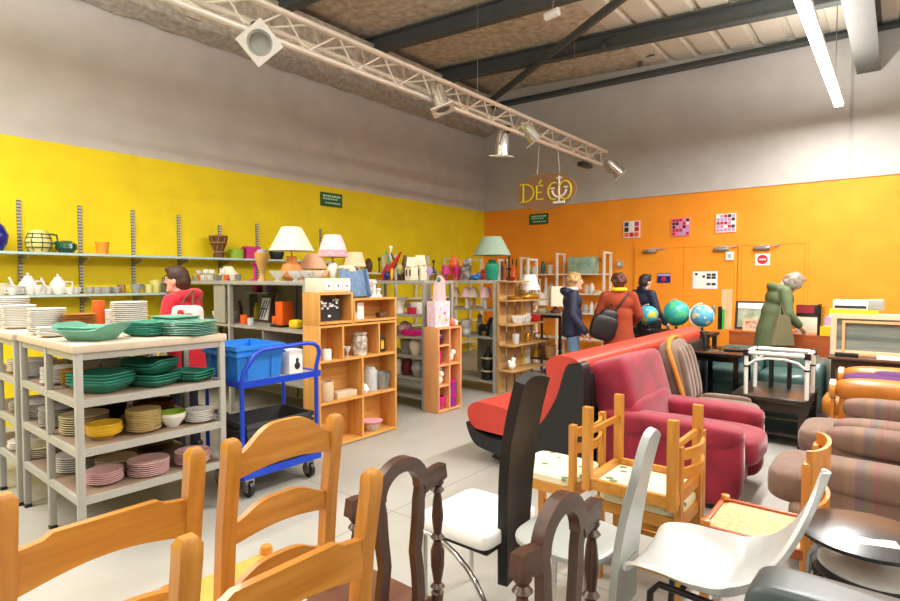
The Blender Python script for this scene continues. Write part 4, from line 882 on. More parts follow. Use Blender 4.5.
# ---- white shelf along the yellow wall behind the racks
def frame_shelf(loc, rz, n, w, h, zs, label, d=.30, last=True):
    """ladder-framed white shelf; bays run along local x"""
    t = thing('ladder_shelf', label, 'shelf', loc, rz, 'white ladder-framed shelves')
    for i in range(n+1 if last else n):
        f = MB()
        for y in (0, d): f.box((i*w, y, h/2), (.035, .04, h))
        for z in (h-.02, h*.5, .12): f.box((i*w, d/2, z), (.03, d, .035))
        f.build('ladder_frame', white2, t)
    for z in zs: MB().box((n*w/2, d/2, z-.01), (n*w-.05, d-.05, .022)).build('shelf_board', white2, t)
    return t
frame_shelf((WX+.36, 6.15, 0), pi/2, 4, .86, 1.98, (1.66, 1.2, .7, .25), 'white ladder-framed shelf along the yellow wall behind the lamps')
for i, (y, kind) in enumerate(((6.5,'v'),(6.75,'c'),(7.2,'b'),(7.5,'v'),(8.2,'c'),(8.6,'b'),(9.0,'v'))):
    lb = ['brown vase at the left end of the white shelf along the yellow wall','dark candlestick on the white shelf along the yellow wall','wide brown bowl on the white shelf along the yellow wall','second brown vase on the white shelf along the yellow wall','second dark candlestick on the white shelf along the yellow wall','second wide bowl on the white shelf along the yellow wall','far brown vase on the white shelf near the room corner'][i]
    pr = {'v': jarp(.07,.24), 'c': [(0,0),(.05,0),(.012,.02),(.012,.2),(.03,.21),(.02,.26),(0,.26)], 'b': [(0,0),(.05,0),(.1,.08),(.09,.08),(0,.02)]}[kind]
    lath({'v':'vase','c':'candlestick','b':'bowl'}[kind], lb, {'v':'vase','c':'candlestick','b':'bowl'}[kind], pr, brown if kind != 'c' else black, (WX+.22, y, 1.662))
# ---- white shelves on the orange wall
xa = atY(521, 279, 9.8).x; xb = atY(557, 279, 9.8).x; xc = atY(604, 279, 9.8).x
frame_shelf((xa, 9.8, 0), 0, 1, xb-xa, 2.0, (1.65, 1.27, .9, .4), 'white ladder-framed shelf of vases on the orange wall, left bay', last=False)
frame_shelf((xb, 9.8, 0), 0, 1, xc-xb, 2.06, (1.65, 1.27, .9, .4), 'white ladder-framed shelf behind the navy-coated shopper')
def bw(px, z, y=9.98): p = atY(px, 279, y); return (p.x, y, z+.001)
t = thing('glass_panel_box', 'long pale green glass tank on the top board behind the navy-coated shopper', 'tank', bw(583, 1.65)); MB().box((0,0,.16), (.56,.2,.32), bev=.01).build('tank', mat('aqua_glass', (176,196,170), .2, rgb2=(120,160,140), scale=7), t)
for a, (px, z, pr, m, nm, lb) in enumerate((
    (543, 1.65, jarp(.05,.26), mat('dark_teal', (40,100,90), .3), 'vase', 'tall dark green vase on the left bay top board'),
    (535, 1.65, jarp(.08,.16), white, 'vase', 'white round vase left of the dark green vase'),
    (528, 1.65, jarp(.09,.2), beigec, 'vase', 'beige jar at the left end of the top board on the orange wall'),
    (550, 1.65, [(0,0),(.05,0),(.055,.18),(.05,.18),(.04,.01),(0,.01)], clear, 'vase', 'clear glass cylinder right of the dark green vase'),
    (540, 1.27, [(0,0),(.05,0),(.02,.03),(.015,.25),(.03,.27),(0,.3)], white, 'candlestick', 'white candlestick on the left bay second board'),
    (546, 1.27, [(0,0),(.06,0),(.03,.1),(.02,.32),(0,.34)], white, 'bottle', 'tall white bottle on the left bay second board'),
    (551, 1.27, [(0,0),(.05,0),(.05,.12),(.02,.2),(0,.2)], greyc, 'bottle', 'grey bottle on the left bay second board'),
    (587, 1.27, jarp(.06,.17), clear, 'vase', 'clear vase on the second board right of the navy-coated shopper'),
    (592, 1.27, jarp(.05,.2), white, 'vase', 'slim white vase on the second board right of the navy-coated shopper'),
    (598, 1.27, [(0,0),(.08,0),(.09,.06),(0,.07)], beigec, 'dish', 'low beige dish on the second board right of the navy-coated shopper'),
    (586, .9, jarp(.07,.16), greyc, 'vase', 'grey vase on the third board beside the rust-coated shopper'),
    (592, .9, [(0,0),(.04,0),(.04,.12),(.015,.2),(0,.22)], white, 'bottle', 'white bottle on the third board beside the rust-coated shopper'),
    (598, .9, jarp(.06,.2), cream, 'vase', 'cream vase on the third board beside the rust-coated shopper'),
    (603, .9, jarp(.05,.14), greyc, 'vase', 'small grey vase at the right end of the third board'))):
    lath(nm, lb, nm, pr, m, bw(px, z))
# dark candelabra and figures beyond the green lamp
def X4(px, Y, z): p = atY(px, 279, Y); return (p.x, Y, z)
frame_shelf((X4(499, 8.6, 0)[0], 8.6, 0), 0, 1, .62, 1.92, (1.5, 1.1, .6), 'white ladder-framed shelf just right of the teal lamp base')
t = thing('candelabra', 'dark branched candelabra right of the green lampshade', 'candelabra', X4(509, 8.75, 1.502)); MB().lathe([(0,0),(.08,0),(.02,.03),(.015,.5),(0,.5)], seg=12).build('stem', black, t)
for x in (-.16,-.08,.08,.16): MB().tube([(0,0,.25),(x*.6,0,.22),(x,0,.3),(x,0,.42)], .012, 6).build('branch', black, t)
for px, m, lb in ((501, brown, 'brown carved figure right of the teal lamp base'), (505, redwood, 'reddish carved figure beside the candelabra'), (513.5, orangep, 'orange bottle-shaped figure under the candelabra')):
    solo('carved_figure', lb, 'figurine', MB().lathe([(0,0),(.05,0),(.045,.12),(.03,.18),(.045,.24),(.03,.3),(0,.32)], seg=14), m, X4(px, 8.68, 1.502))
# ---- black table with lamps
tx = X4(551, 7.75, 0)
t = thing('side_table', 'black-legged table with white top holding lamps, left of the navy-coated shopper', 'table', (tx[0], 7.75, 0)); MB().box((0,.0,1.01), (.62,.5,.03)).build('tabletop', greyboard, t)
f = MB().box((0,-.235,.98), (.6,.03,.04)).box((0,.235,.98), (.6,.03,.04)).build('rail', black, t)
for x in (-.29,.29):
    for y in (-.235,.235): MB().box((x,y,.49), (.03,.03,.98)).build('leg', black, t)
lamp(X4(543, 7.66, 1.026), [(0,0),(.09,0),(.1,.03),(.06,.08),(.02,.1),(0,.1)], beigec, .13, .09, .12, .30, shwhite, 'white drum-shaded lamp on the black-legged table')
lamp(X4(556, 7.66, 1.026), [(0,0),(.08,0),(.085,.03),(.05,.06),(.02,.1),(0,.1)], brown, .15, .14, .11, .41, shcream, 'tall cream square-shaded lamp on the black-legged table', seg=4)
lamp(X4(529.5, 6.75, 1.271), [(0,0),(.05,0),(.06,.05),(.03,.09),(.02,.1),(0,.1)], beigec, .15, .08, .13, .34, shwhite, 'white-shaded lamp on the pale pine shelf')
lath('basket', 'round wicker basket on the pale pine shelf under the white lamp', 'basket', [(0,0),(.1,0),(.12,.12),(.11,.12),(.09,.01),(0,.01)], tan, hk(.72,.13,1.03) if 0 else X4(531, 7.3, .001))
# wicker things on the low table
lx = X4(541, 7.2, 0)
t = thing('low_table', 'low dark table with wicker baskets, in front of the lamp table', 'table', (lx[0], 7.2, 0)); MB().box((0,0,.40), (.75,.35,.03)).build('tabletop', darkwood, t); MB().box((0,0,.15), (.7,.32,.02)).build('shelf_board', darkwood, t)
for x in (-.35,.35):
    for y in (-.15,.15): MB().box((x,y,.2), (.035,.035,.39)).build('leg', darkwood, t)
for k, (px, Y, r, h, m, lb) in enumerate(((534, 7.15, .10, .22, tan, 'tall wicker basket, left of the wicker group on the low dark table'), (541, 7.25, .13, .25, mat('dark_wicker', (140,96,54), .8, rgb2=(90,60,30), scale=50, bump=.4), 'big dark wicker basket on the low dark table'), (551, 7.12, .085, .17, tan, 'small wicker basket, rightmost on the low dark table'), (537, 7.07, .06, .12, yellowp if 0 else brass, 'small golden pot in front of the wicker baskets'))):
    t = thing('basket' if k < 3 else 'pot', lb, 'basket' if k < 3 else 'pot', X4(px, Y, .416)); MB().lathe([(0,0),(r*.8,0),(r,h*.6),(r*.95,h),(r*.88,h),(r*.92,h*.6),(r*.7,.02),(0,.02)]).build('body', m, t)
    if k < 3: MB().tube([(r*.95*cos(a), 0, h+r*.7*sin(a)) for a in [i*pi/10 for i in range(11)]], .009, 6).build('handle', m, t)
solo('hat', 'dark blue round hat on the big wicker basket', 'hat', MB().ball((0,0,.0), (.09,.09,.07)), cobalt, (X4(546, 7.25, 0)[0], 7.25, .70) if 0 else X4(547, 7.75, .07))
# ================================================================== BLUE TROLLEY
ty0, ty1, txf, txb = 2.06, 2.72, -3.52, -4.0
t = thing('trolley', 'blue tubular two-level trolley carrying a blue crate', 'trolley', ((txf+txb)/2, (ty0+ty1)/2, 0)); hx = (txf-txb)/2; hy = (ty1-ty0)/2
for sx in (1,):
    MB().tube([(sx*hx,-hy,.17),(sx*hx,-hy,.84),(sx*hx,-hy+.015,.90),(sx*hx,-hy+.10,1.01),(sx*hx,-hy+.16,1.045),(sx*hx,hy-.12,1.06),(sx*hx,hy-.05,1.05),(sx*hx,hy-.01,1.02),(sx*hx,hy,.97),(sx*hx,hy-.03,.87),(sx*hx,hy-.03,.17)], .016, 10).build('handle_frame', bluepaint, t)
MB().tube([(-hx,-hy,.17),(-hx,-hy,.82),(-hx,hy,.82),(-hx,hy,.17)], .016, 10).build('back_frame', bluepaint, t)
for z, nm in ((.815,'upper_deck'), (.17,'lower_deck')):
    d = MB().box((0,0,z+.005), (hx*2-.02,hy*2-.02,.014)).build(nm, beigeboard if z > .5 else black, t)
    e = MB()
    for y in (-hy,hy): e.box((0,y,z), (hx*2,.028,.045))
    for x in (-hx,hx): e.box((x,0,z), (.028,hy*2,.045))
    e.build('deck_rim', bluepaint, d)
for x in (-hx+.05,hx-.05):
    for y in (-hy+.07,hy-.07):
        c = MB().box((x,y,.125), (.05,.07,.05), bev=.005).box((x,y-.024,.08), (.06,.006,.08)).box((x,y+.024,.08), (.06,.006,.08)).build('caster', steel, t)
        M = Matrix.Rotation(pi/2, 3, 'X'); MB().lathe([(0,-.02),(.04,-.02),(.062,-.014),(.062,.014),(.04,.02),(0,.02)], (x,y,.063), M=M, seg=20).build('wheel', black, c)
        MB().lathe([(0,-.022),(.03,-.022),(.03,.022),(0,.022)], (x,y,.063), M=M, seg=16).build('hub', greyc, c)
def crate(name, label, loc, w, d, h, m, rz=0, ribs=True):
    t = thing(name, label, 'crate', loc, rz)
    b = MB(); e = .012
    rs = [[V((sx*w/2*k, sy*d/2*k, z)) for sx, sy in ((-1,-1),(1,-1),(1,1),(-1,1))] for k, z in ((.9,0),(1,h),(.97,h),(.88,.012))]
    b.rings(rs).build('body', m, t)
    r = MB()
    for (z, th) in ((h-.012,.03),(h-.06,.02)):
        k = .99+.01*(z/h)
        for y in (-1,1): r.box((0,y*d/2*k,z), (w*k+.02,.016,th))
        for x in (-1,1): r.box((x*w/2*k,0,z), (.016,d*k+.02,th))
    r.build('rim', m, t)
    if ribs:
        for x in (-.3,0,.3): 
            for y in (-1,1): MB().box((x*w, y*d/2*.955, h*.45), (.018,.014,h*.8), (-y*.05,0,0)).build('rib', m, t)
        for y in (-.25,.25):
            for x in (-1,1): MB().box((x*w/2*.955, y*d, h*.45), (.014,.018,h*.8), (0,x*.05,0)).build('rib', m, t)
    return t
crate('plastic_crate', 'bright blue plastic crate on the trolley', (-3.80, 2.245, .828), .46, .38, .245, lblue)
t = thing('carton', 'white box with dark printed vase picture on the trolley beside the blue crate', 'box', (-3.64, 2.55, .828)); MB().box((0,0,.09), (.12,.12,.18), bev=.003).build('box', paper, t); MB().ball((.061,.01,.06), (.004,.025,.03)).ball((.061,.01,.1), (.004,.014,.02)).build('printed_vase', ink, t)
solo('dark_plant_pot', 'dark leafy object at the far end of the trolley top', 'ornament', MB().ball((0,0,.05), (.07,.05,.05)).ball((.03,.02,.1), (.04,.03,.04)).ball((-.03,.0,.09), (.03,.03,.05)), mat('dark_olive', (56,54,40), .7), (-3.80, 2.58, .828))
dk = mat('charcoal_plastic', (62,64,66), .5, var=.1)
t = crate('storage_tote', 'open charcoal storage tote on the lower deck of the blue trolley', (-3.76, 2.40, .184), .40, .56, .33, dk, ribs=False); MB().box((.19,.0,.22), (.004,.16,.05)).build('label_sticker', paper, t)
solo('pink_cloth', 'pink cloth heap inside the charcoal tote', 'cloth', MB().sup((0,0,.0), (.25,.3,.08), .7), pinkp, (-3.8, 2.36, .235))
# ================================================================== UPHOLSTERY
# long red sofa with black shell: faces -X, runs along Y
SX0, SY0, SL = -1.87, 3.76, 3.32
t = thing('sofa', 'long red leather sofa with black curved sides and low black base', 'sofa', (SX0-.45, SY0+SL/2, 0)); ox, oy = SX0-(SX0-.45), -SL/2
def fp(f, z): return (ox-f, z)
def sofa_prism(poly, y, th, name, m):
    return MB().prism([fp(*p) for p in poly], (0,y,0), (1,0,0), (0,0,1), (0,1,0), th).build(name, m, t)
n3 = 3; w3 = (SL-.04)/n3
def smooth_poly(P, k=6):
    out = []; n = len(P)
    for i in range(n):
        p0, p1, p2, p3 = [V(P[(i+j-1) % n]) for j in range(4)]
        for s in range(k):
            u = s/k; out.append(tuple(.5*((2*p1)+(p2-p0)*u+(2*p0-5*p1+4*p2-p3)*u*u+(3*p1-p0-3*p2+p3)*u**3)))
    return out
seatp = smooth_poly([(1.0,.385),(.985,.46),(.90,.505),(.7,.50),(.45,.46),(.25,.45),(.25,.33),(.5,.27),(.80,.27),(.94,.29)])
backp = smooth_poly([(.50,.40),(.36,.56),(.24,.76),(.24,.90),(.16,.965),(.02,.96),(-.04,.90),(.0,.70),(.1,.48),(.3,.34)])
for i in range(n3):
    y = oy+.02+w3*(i+.5)
    sofa_prism(seatp, y, w3-.012, 'seat_cushion', redleather); sofa_prism(backp, y, w3-.006, 'back_cushion', redleather)
shell = smooth_poly([(.99,.33),(.88,.255),(.66,.23),(.46,.28),(.28,.42),(.14,.64),(.06,.88),(-.0,.925),(-.08,.91),(-.09,.70),(-.08,.40),(-.04,.08),(.3,.02),(.62,.02),(.66,.10),(.90,.16)])
for y in (oy+.05, -oy-.05): sofa_prism(shell, y, .12, 'side_shell', blackleather)
sofa_prism(smooth_poly([(.97,.32),(.86,.245),(.6,.21),(.3,.22),(.04,.40),(-.02,.80),(-.08,.80),(-.08,.40),(.02,.14),(.4,.09),(.85,.16)]), 0, SL-.25, 'under_shell', blackleather)
sofa_prism([(.72,.0),(.84,.02),(.70,.14),(.1,.16),(.0,.02),(.02,0)], 0, SL-.3, 'base', blackleather)
# burgundy velvet armchair, faces +X
t = thing('armchair', 'burgundy velvet armchair with big plain cushions', 'armchair', (-1.28, 4.36, 0)); 
MB().sup((-.05,0,.17), (.95,.86,.30), .25).build('seat_frame', burg, t)
MB().sup((.12,0,.37), (.90,.56,.22), .4).build('seat_cushion', burg, t)
MB().sup((-.37,.03,.66), (.32,.86,.58), .24, (0,-.28,0)).build('back_cushion', burg, t)
MB().sup((-.31,0,.38), (.34,.82,.56), .3, (0,-.12,0)).build('backrest', burg, t)
for y in (-1, 1): 
    MB().sup((.02,y*.345,.30), (.98,.20,.52), .35, (0,.0,0)).sup((.02,y*.345,.50), (.98,.25,.17), .5).build('armrest', burg, t)
for x in (-.4,.32):
    for y in (-.34,.34): MB().box((x,y,.02), (.07,.07,.04)).build('foot', black, t)
# taupe tufted armchair behind, faces +X
t = thing('armchair', 'taupe button-back armchair with wooden trim behind the burgundy one', 'armchair', (-1.23, 5.40, 0), R(4)); 
MB().sup((.0,0,.335), (.60,.60,.20), .4).build('seat_cushion', taupe, t); MB().box((.0,0,.22), (.52,.54,.14), bev=.02).build('seat_frame', taupe, t)
b = MB().sup((-.36,0,.66), (.20,.62,.66), .5, (0,-.22,0)).build('backrest', taupe, t)
for y in (-.13,0,.13):
    for z in (.55,.72,.86): MB().ball((-.26-(z-.6)*.22+.015,y,z), .016, seg=8).build('button', taupe, b)
for y in (-.2,-.07,.07,.2): MB().sup((-.275,y,.68), (.09,.11,.5), .7, (0,-.22,0)).build('tufted_panel', taupe, b)
MB().tube([(-.22,-.30,.38),(-.33,-.315,.75),(-.39,-.29,.92),(-.41,-.2,.99),(-.42,0,1.01),(-.41,.2,.99),(-.39,.29,.92),(-.33,.315,.75),(-.22,.30,.38)], .022, 8).build('wooden_trim', bent, t)
for y in (-.29,.29): MB().sup((.0,y,.41), (.42,.08,.10), .5).build('armrest', taupe, t)
for x in (-.22,.22):
    for y in (-.25,.25): MB().cyl((x,y,.16), (x,y,0), .028, .018, 10).build('leg', darkwood, t)
# mauve striped armchairs, face -X
def mauve_chair(loc, label):
    t = thing('armchair', label, 'armchair', loc, 0, 'mauve striped armchairs')   # local: front toward -x
    MB().sup((.05,0,.19), (.95,.80,.30), .2).build('seat_frame', mauvestripe, t)
    MB().sup((-.18,0,.39), (.74,.60,.20), .4).build('seat_cushion', mauve, t)
    for y in (-1,1):
        MB().sup((.12,y*.40,.32), (.84,.16,.50), .2).build('armrest', mauvestripe, t); MB().sup((.10,y*.40,.55), (.84,.22,.17), .55).build('arm_roll', mauvestripe, t)
    MB().sup((.50,0,.58), (.26,.90,.72), .3, (0,.16,0)).build('backrest', mauvestripe, t); MB().sup((.32,0,.66), (.22,.58,.44), .45, (0,.2,0)).build('back_cushion', mauve, t)
    for x in (-.32,.42):
        for y in (-.32,.32): MB().cyl((x,y,.06), (x,y,0), .03, .022, 10).build('foot', darkwood, t)
    return t
m1 = mauve_chair((-.01, 4.90, 0), 'mauve striped armchair next to the orange leather one'); m2 = mauve_chair((-.03, 3.82, 0), 'mauve striped armchair nearest the round black stool')
# tan-orange leather armchair, faces -X
t = thing('armchair', 'tan orange leather armchair with scrolled wooden arm ends and a purple cloth', 'armchair', (.02, 6.10, 0))
MB().sup((.0,0,.22), (.95,.84,.32), .25).build('seat_frame', orleather, t); MB().sup((-.18,0,.42), (.74,.58,.2), .45).build('seat_cushion', orleather, t)
for y in (-1,1):
    a = MB().sup((.05,y*.42,.36), (.9,.17,.54), .25).sup((.03,y*.42,.63), (.94,.27,.20), .6).build('armrest', orleather, t)
    MB().lathe([(0,-.02),(.085,-.02),(.085,.02),(.05,.03),(0,.035)], (-.44,y*.42,.62), M=Matrix.Rotation(-pi/2,3,'Y'), seg=20).box((-.44,y*.42,.34), (.03,.09,.42), bev=.01).build('wooden_scroll', darkwood if 0 else bent, a)
MB().sup((.50,0,.62), (.28,.95,.75), .35, (0,.18,0)).build('backrest', orleather, t)
for x in (-.35,.42):
    for y in (-.34,.34): MB().cyl((x,y,.08), (x,y,0), .03, .022, 10).build('foot', darkwood, t)
solo('cloth', 'purple cloth lying on the seat of the orange leather armchair', 'cloth', MB().sup((0,0,.04), (.5,.40,.10), .7).sup((.1,.1,.07), (.3,.25,.08), .7), purplefab, (-.12, 5.98, .64))
# teal leather sofa, faces -Y
t = thing('sofa', 'dusty teal leather two-seat sofa behind the white metal frame', 'sofa', (-1.27, 7.55, 0)); 
MB().sup((0,.05,.2), (1.3,.75,.3), .2).build('seat_frame', teal, t)
for x in (-.27,.27): MB().sup((x,-.08,.40), (.53,.62,.2), .45).build('seat_cushion', teal, t); MB().sup((x,.22,.54), (.53,.24,.34), .5, (-.2,0,0)).build('back_cushion', teal, t)
for x in (-1,1): MB().sup((x*.58,0,.36), (.18,.80,.56), .45).build('armrest', teal, t)
MB().sup((0,.34,.36), (1.2,.2,.60), .3).build('backrest', teal, t)
# ================================================================== TABLES AND MIDDLE GROUND
t = thing('table', 'black glossy table with square legs left of the white metal frame', 'table', (-1.53, 6.76, 0)); MB().box((0,0,.735), (.50,.72,.035), bev=.004).build('tabletop', blackgloss, t)
MB().box((0,0,.685), (.44,.64,.05)).build('apron', blackgloss, t)
for x in (-.2,.2):
    for y in (-.3,.3): MB().box((x,y,.36), (.05,.05,.70)).build('leg', blackgloss, t)
solo('tray', 'small dark tray on the black glossy table', 'tray', MB().box((0,0,.012), (.2,.12,.02), bev=.004), black, (-1.42, 6.75, .754), .3)
t = thing('coffee_table', 'dark brown coffee table with lower shelves between the armchairs', 'table', (-.945, 6.34, 0)); MB().box((0,0,.42), (.62,.92,.045), bev=.003).build('tabletop', darkwood, t)
for x in (-.28,.28):
    for y in (-.43,.43): MB().box((x,y,.20), (.06,.06,.395)).build('leg', darkwood, t)
for z in (.10,.25): MB().box((0,0,z), (.56,.84,.02)).build('shelf_board', darkwood, t)
MB().box((0,-.43,.355), (.5,.03,.08)).box((.28,0,.355), (.03,.8,.08)).box((-.28,0,.355), (.03,.8,.08)).build('apron', darkwood, t)
fr = thing('metal_stand', 'white metal tube frame with black corner joints standing on the coffee table', 'frame', (-.89, 6.18, .444)); wx, wy_ = .25, .22
for x in (-1,1):
    for y in (-1,1): 
        l = MB().cyl((x*wx,y*wy_,0), (x*wx,y*wy_,.40), .019, seg=12).build('leg', white2, fr); MB().cyl((x*wx,y*wy_,.37), (x*wx,y*wy_,.425), .028, seg=12).build('corner_joint', black, l); MB().cyl((x*wx,y*wy_,.26), (x*wx,y*wy_,.275), .023, seg=12).build('black_ring', black, l)
for y in (-1,1): MB().cyl((-wx,y*wy_,.40), (wx,y*wy_,.40), .02, seg=10).build('top_rail', white2, fr); MB().tube([(-wx,y*wy_,.27),(-wx*.7,y*wy_,.33),(-wx*.3,y*wy_,.355),(wx*.3,y*wy_,.355),(wx*.7,y*wy_,.33),(wx,y*wy_,.27)], .012, 8).build('arched_brace', white2, fr)
for x in (-1,1): MB().cyl((x*wx,-wy_,.40), (x*wx,wy_,.40), .02, seg=10).build('top_rail', white2, fr)
t = thing('stool', 'small black stool standing inside the white metal frame', 'stool', (-.93, 6.5, .444)); MB().box((0,0,.30), (.22,.16,.02)).build('seat', black, t)
for x in (-.08,.08):
    for y in (-.05,.05): MB().box((x,y,.145), (.025,.025,.29)).build('leg', black, t)
# globes
t = thing('table', 'dark table carrying three globes behind the red sofa', 'table', (-2.33, 7.95, 0)); MB().box((0,0,.81), (.86,.46,.04)).build('tabletop', black, t)
for x in (-.38,.38):
    for y in (-.18,.18): MB().box((x,y,.395), (.05,.05,.79)).build('leg', black, t)
def globe(px, r, oceans, label, rz=0):
    p = atY(px, 279, 7.92); t = thing('globe', label, 'globe', (p.x, 7.92, .831), rz, 'globes behind the red sofa'); zc_ = .075+r
    MB().lathe([(0,0),(.085,0),(.08,.015),(.02,.03),(.015,.07),(0,.07)]).build('base', black, t)
    MB().ball((0,0,zc_), (r,r,r), (.2,.3,0), 28).build('sphere', oceans, t)
    MB().tube([(0,(r+.02)*cos(a),zc_+(r+.02)*sin(a)) for a in [R(-90+i*12) for i in range(16)]], .008, 6).build('meridian_arc', white2, t); return t
def earth(name, sea, land, s): 
    m = mat(name, land, .35, rgb2=sea, scale=s, detail=3); rp = [n for n in m.node_tree.nodes if n.type == 'VALTORGB'][0]; rp.color_ramp.elements[0].position = .52; rp.color_ramp.elements[1].position = .56; return m
globe(649, .132, earth('globe_blue', (70,176,206), (206,196,60), 9), 'small blue globe with yellow land, leftmost of three', 1.2)
globe(677, .175, earth('globe_teal', (40,160,152), (84,180,130), 8), 'largest teal globe with white arc, in the middle', 1.0)
globe(703, .150, earth('globe_sky', (86,166,204), (222,206,160), 9), 'blue globe with pale land, rightmost of three', 2.2)
# counters at the back right
t = thing('counter', 'long reddish wooden counter with pictures behind the teal sofa', 'counter', (-1.36, 9.15, 0)); MB().box((0,0,.78), (1.15,.55,.03)).build('counter_top', redwood, t); MB().box((0,-.26,.42), (1.13,.02,.69)).build('front_panel', redwood, t)
for x in (-.56,.56): MB().box((x,0,.38), (.03,.5,.76)).build('side_panel', redwood, t)
def C(px, Y, z=.796): p = atY(px, 279, Y); return (p.x, Y, z)
def leaner(px, w, h, label, fm, pm, Y=8.85, rz=0, z=.796, inner=None):
    t = thing('framed_picture', label, 'picture', C(px, Y, z), rz); f = MB(); fw = .035
    for x in (-w/2+fw/2, w/2-fw/2): f.box((x,h/2*.17,h/2), (fw,.025,h), (-.17,0,0))
    for z_ in (fw/2, h-fw/2): f.box((0,z_*.17,z_), (w-fw*2,.025,fw), (-.17,0,0))
    f.build('frame', fm, t); MB().box((0,h/2*.17+.004,h/2), (w-fw,.01,h-fw), (-.17,0,0)).build('picture_sheet', pm, t); 
    if inner: inner(t, w, h)
    return t
pic = mat('faded_landscape', (206,206,180), .5, rgb2=(110,130,100), scale=7)
leaner(751, .42, .42, 'large framed landscape leaning on the counter left of the person in green', ink, pic, 9.25, inner=lambda t,w,h: MB().box((0,h*.86*.17-.012,h*.84), (w-.07,.006,h*.2), (-.17,0,0)).build('white_mount', paper, t))
leaner(752, .22, .17, 'small framed print in front of the large landscape', lightwood, mat('dotted_print', (240,220,190), .6, rgb2=(180,60,60), scale=30), 8.98)
solo('board', 'tall light brown board standing at the left end of the counter', 'board', MB().box((0,0,.30), (.13,.03,.6)).box((-.07,0,.3), (.02,.05,.6)), lightwood, C(728, 9.15), .2)
solo('folder', 'green folder standing left of the tall brown board', 'folder', MB().box((0,0,.15), (.03,.2,.30)), mat('green_folder', (40,180,60), .5), (C(724,9.05)[0], 9.05, .796), .2)
solo('folder', 'black folder left of the green one on the counter', 'folder', MB().box((0,0,.17), (.04,.22,.34)), black, (C(724,9.05)[0]-.045, 9.07, .796), .1)
t = thing('cash_box', 'black box with red label on top of the cream crate', 'box', C(809, 9.15, 1.03)); MB().box((0,0,.08), (.26,.2,.16), bev=.005).build('box', black, t); MB().box((-.02,-.102,.1), (.2,.006,.1)).build('label_sticker', mat('dull_red', (150,30,36), .6), t)
solo('card_crate', 'cream card crate on the counter at the right of the person in green', 'crate', MB().box((0,0,.11), (.28,.3,.23), bev=.004), cream, C(810, 9.1))
t = thing('cabinet', 'orange-brown wooden cabinet with pale end post, right of the person in green', 'cabinet', (-.83, 8.68, 0)); MB().box((0,0,.41), (.30,.3,.82)).build('body', redwood, t); MB().box((.17,-.12,.43), (.05,.06,.86)).build('end_post', lightwood, t)
for i, x in enumerate((-.12,-.08)): solo('picture_frame', ['black and gold picture frame on edge on the orange-brown cabinet', 'second narrow gold frame on edge on the orange-brown cabinet'][i], 'picture', MB().box((0,0,.2), (.025,.28,.4-.06*i)), [black, brass][i], (-.77+x+.08, 8.68, .822))
solo('yellow_box', 'small yellow box on the orange-brown cabinet', 'box', MB().box((0,0,.06), (.12,.2,.12)), yellowp, (-.73, 8.62, .822)); solo('folder', 'lilac folder standing above the small yellow box', 'folder', MB().box((0,0,.12), (.09,.04,.24)), lilac, (-.73, 8.76, .822))
# cabinet with the framed glass panel
t = thing('cabinet', 'dark carved wooden cabinet under the pale framed glass panel', 'cabinet', (.05, 7.3, 0)); MB().box((0,0,.36), (1.2,.44,.70)).build('body', darkwood, t); MB().box((0,0,.72), (1.26,.5,.03), bev=.006).build('cabinet_top', brown, t)
for x in (-.3,.3):
    d = MB().box((x,-.225,.34), (.52,.02,.54), bev=.006).build('door', brown, t); MB().lathe([(0,0),(.09,0),(.07,.02),(.03,.02),(.02,.035),(0,.035)], (x,-.236,.4), M=Matrix.Rotation(pi/2,3,'X')).build('carved_rosette', darkwood, d)
band = mat('painted_reflection_glass', (158,166,156), .12, rgb2=(88,98,92), scale=1.6, stretch=(.4,1,5))  # room reflections in the pane are painted in as grey bands
t = thing('glazed_panel', 'large glass panel in a pale wooden frame standing on the carved cabinet', 'panel', (.0, 7.32, .736)); w, h = 1.15, .44
def rect(w, h, fw, d, y, z0): 
    f = MB()
    for x in (-w/2+fw/2, w/2-fw/2): f.box((x,y,z0+h/2), (fw,d,h))
    for z in (z0+fw/2, z0+h-fw/2): f.box((0,y,z), (w-2*fw,d,fw))
    return f
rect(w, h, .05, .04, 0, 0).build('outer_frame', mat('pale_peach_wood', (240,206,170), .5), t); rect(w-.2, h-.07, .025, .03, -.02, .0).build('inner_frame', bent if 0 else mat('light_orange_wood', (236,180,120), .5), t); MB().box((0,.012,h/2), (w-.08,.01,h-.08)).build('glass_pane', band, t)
solo('remote_box', 'flat black box lying in front of the framed glass panel', 'box', MB().box((0,0,.02), (.2,.08,.04), bev=.004), black, (-.42, 7.12, .736)); solo('paper_stack', 'flat white papers in front of the framed glass panel', 'paper', MB().box((0,0,.015), (.3,.08,.03)), paper, (-.02, 7.12, .736))
t = thing('counter', 'pale counter carrying white machines behind the framed glass panel', 'counter', (.1, 8.2, 0)); MB().box((0,0,.55), (1.46,.5,1.1)).build('body', beigeboard, t); MB().box((0,0,1.115), (1.5,.54,.03)).build('counter_top', white2, t)
solo('yellow_tray', 'flat yellow box under the white machine on the pale counter', 'box', MB().box((0,0,.03), (.46,.3,.06)), yellowp, (-.42, 8.15, 1.131))
t = thing('machine', 'flat white and grey machine on the yellow box', 'machine', (-.40, 8.15, 1.192)); MB().box((-.05,0,.055), (.34,.3,.11), bev=.01).build('body', white2, t); MB().box((.19,0,.06), (.14,.28,.12), bev=.01).build('side_unit', greymetal, t); MB().box((-.05,-.152,.03), (.3,.006,.03)).build('slot', ink, t)
solo('machine', 'second white box machine at the right picture edge', 'machine', MB().box((0,0,.06), (.36,.3,.12), bev=.01), white2, (.32, 8.05, 1.131))
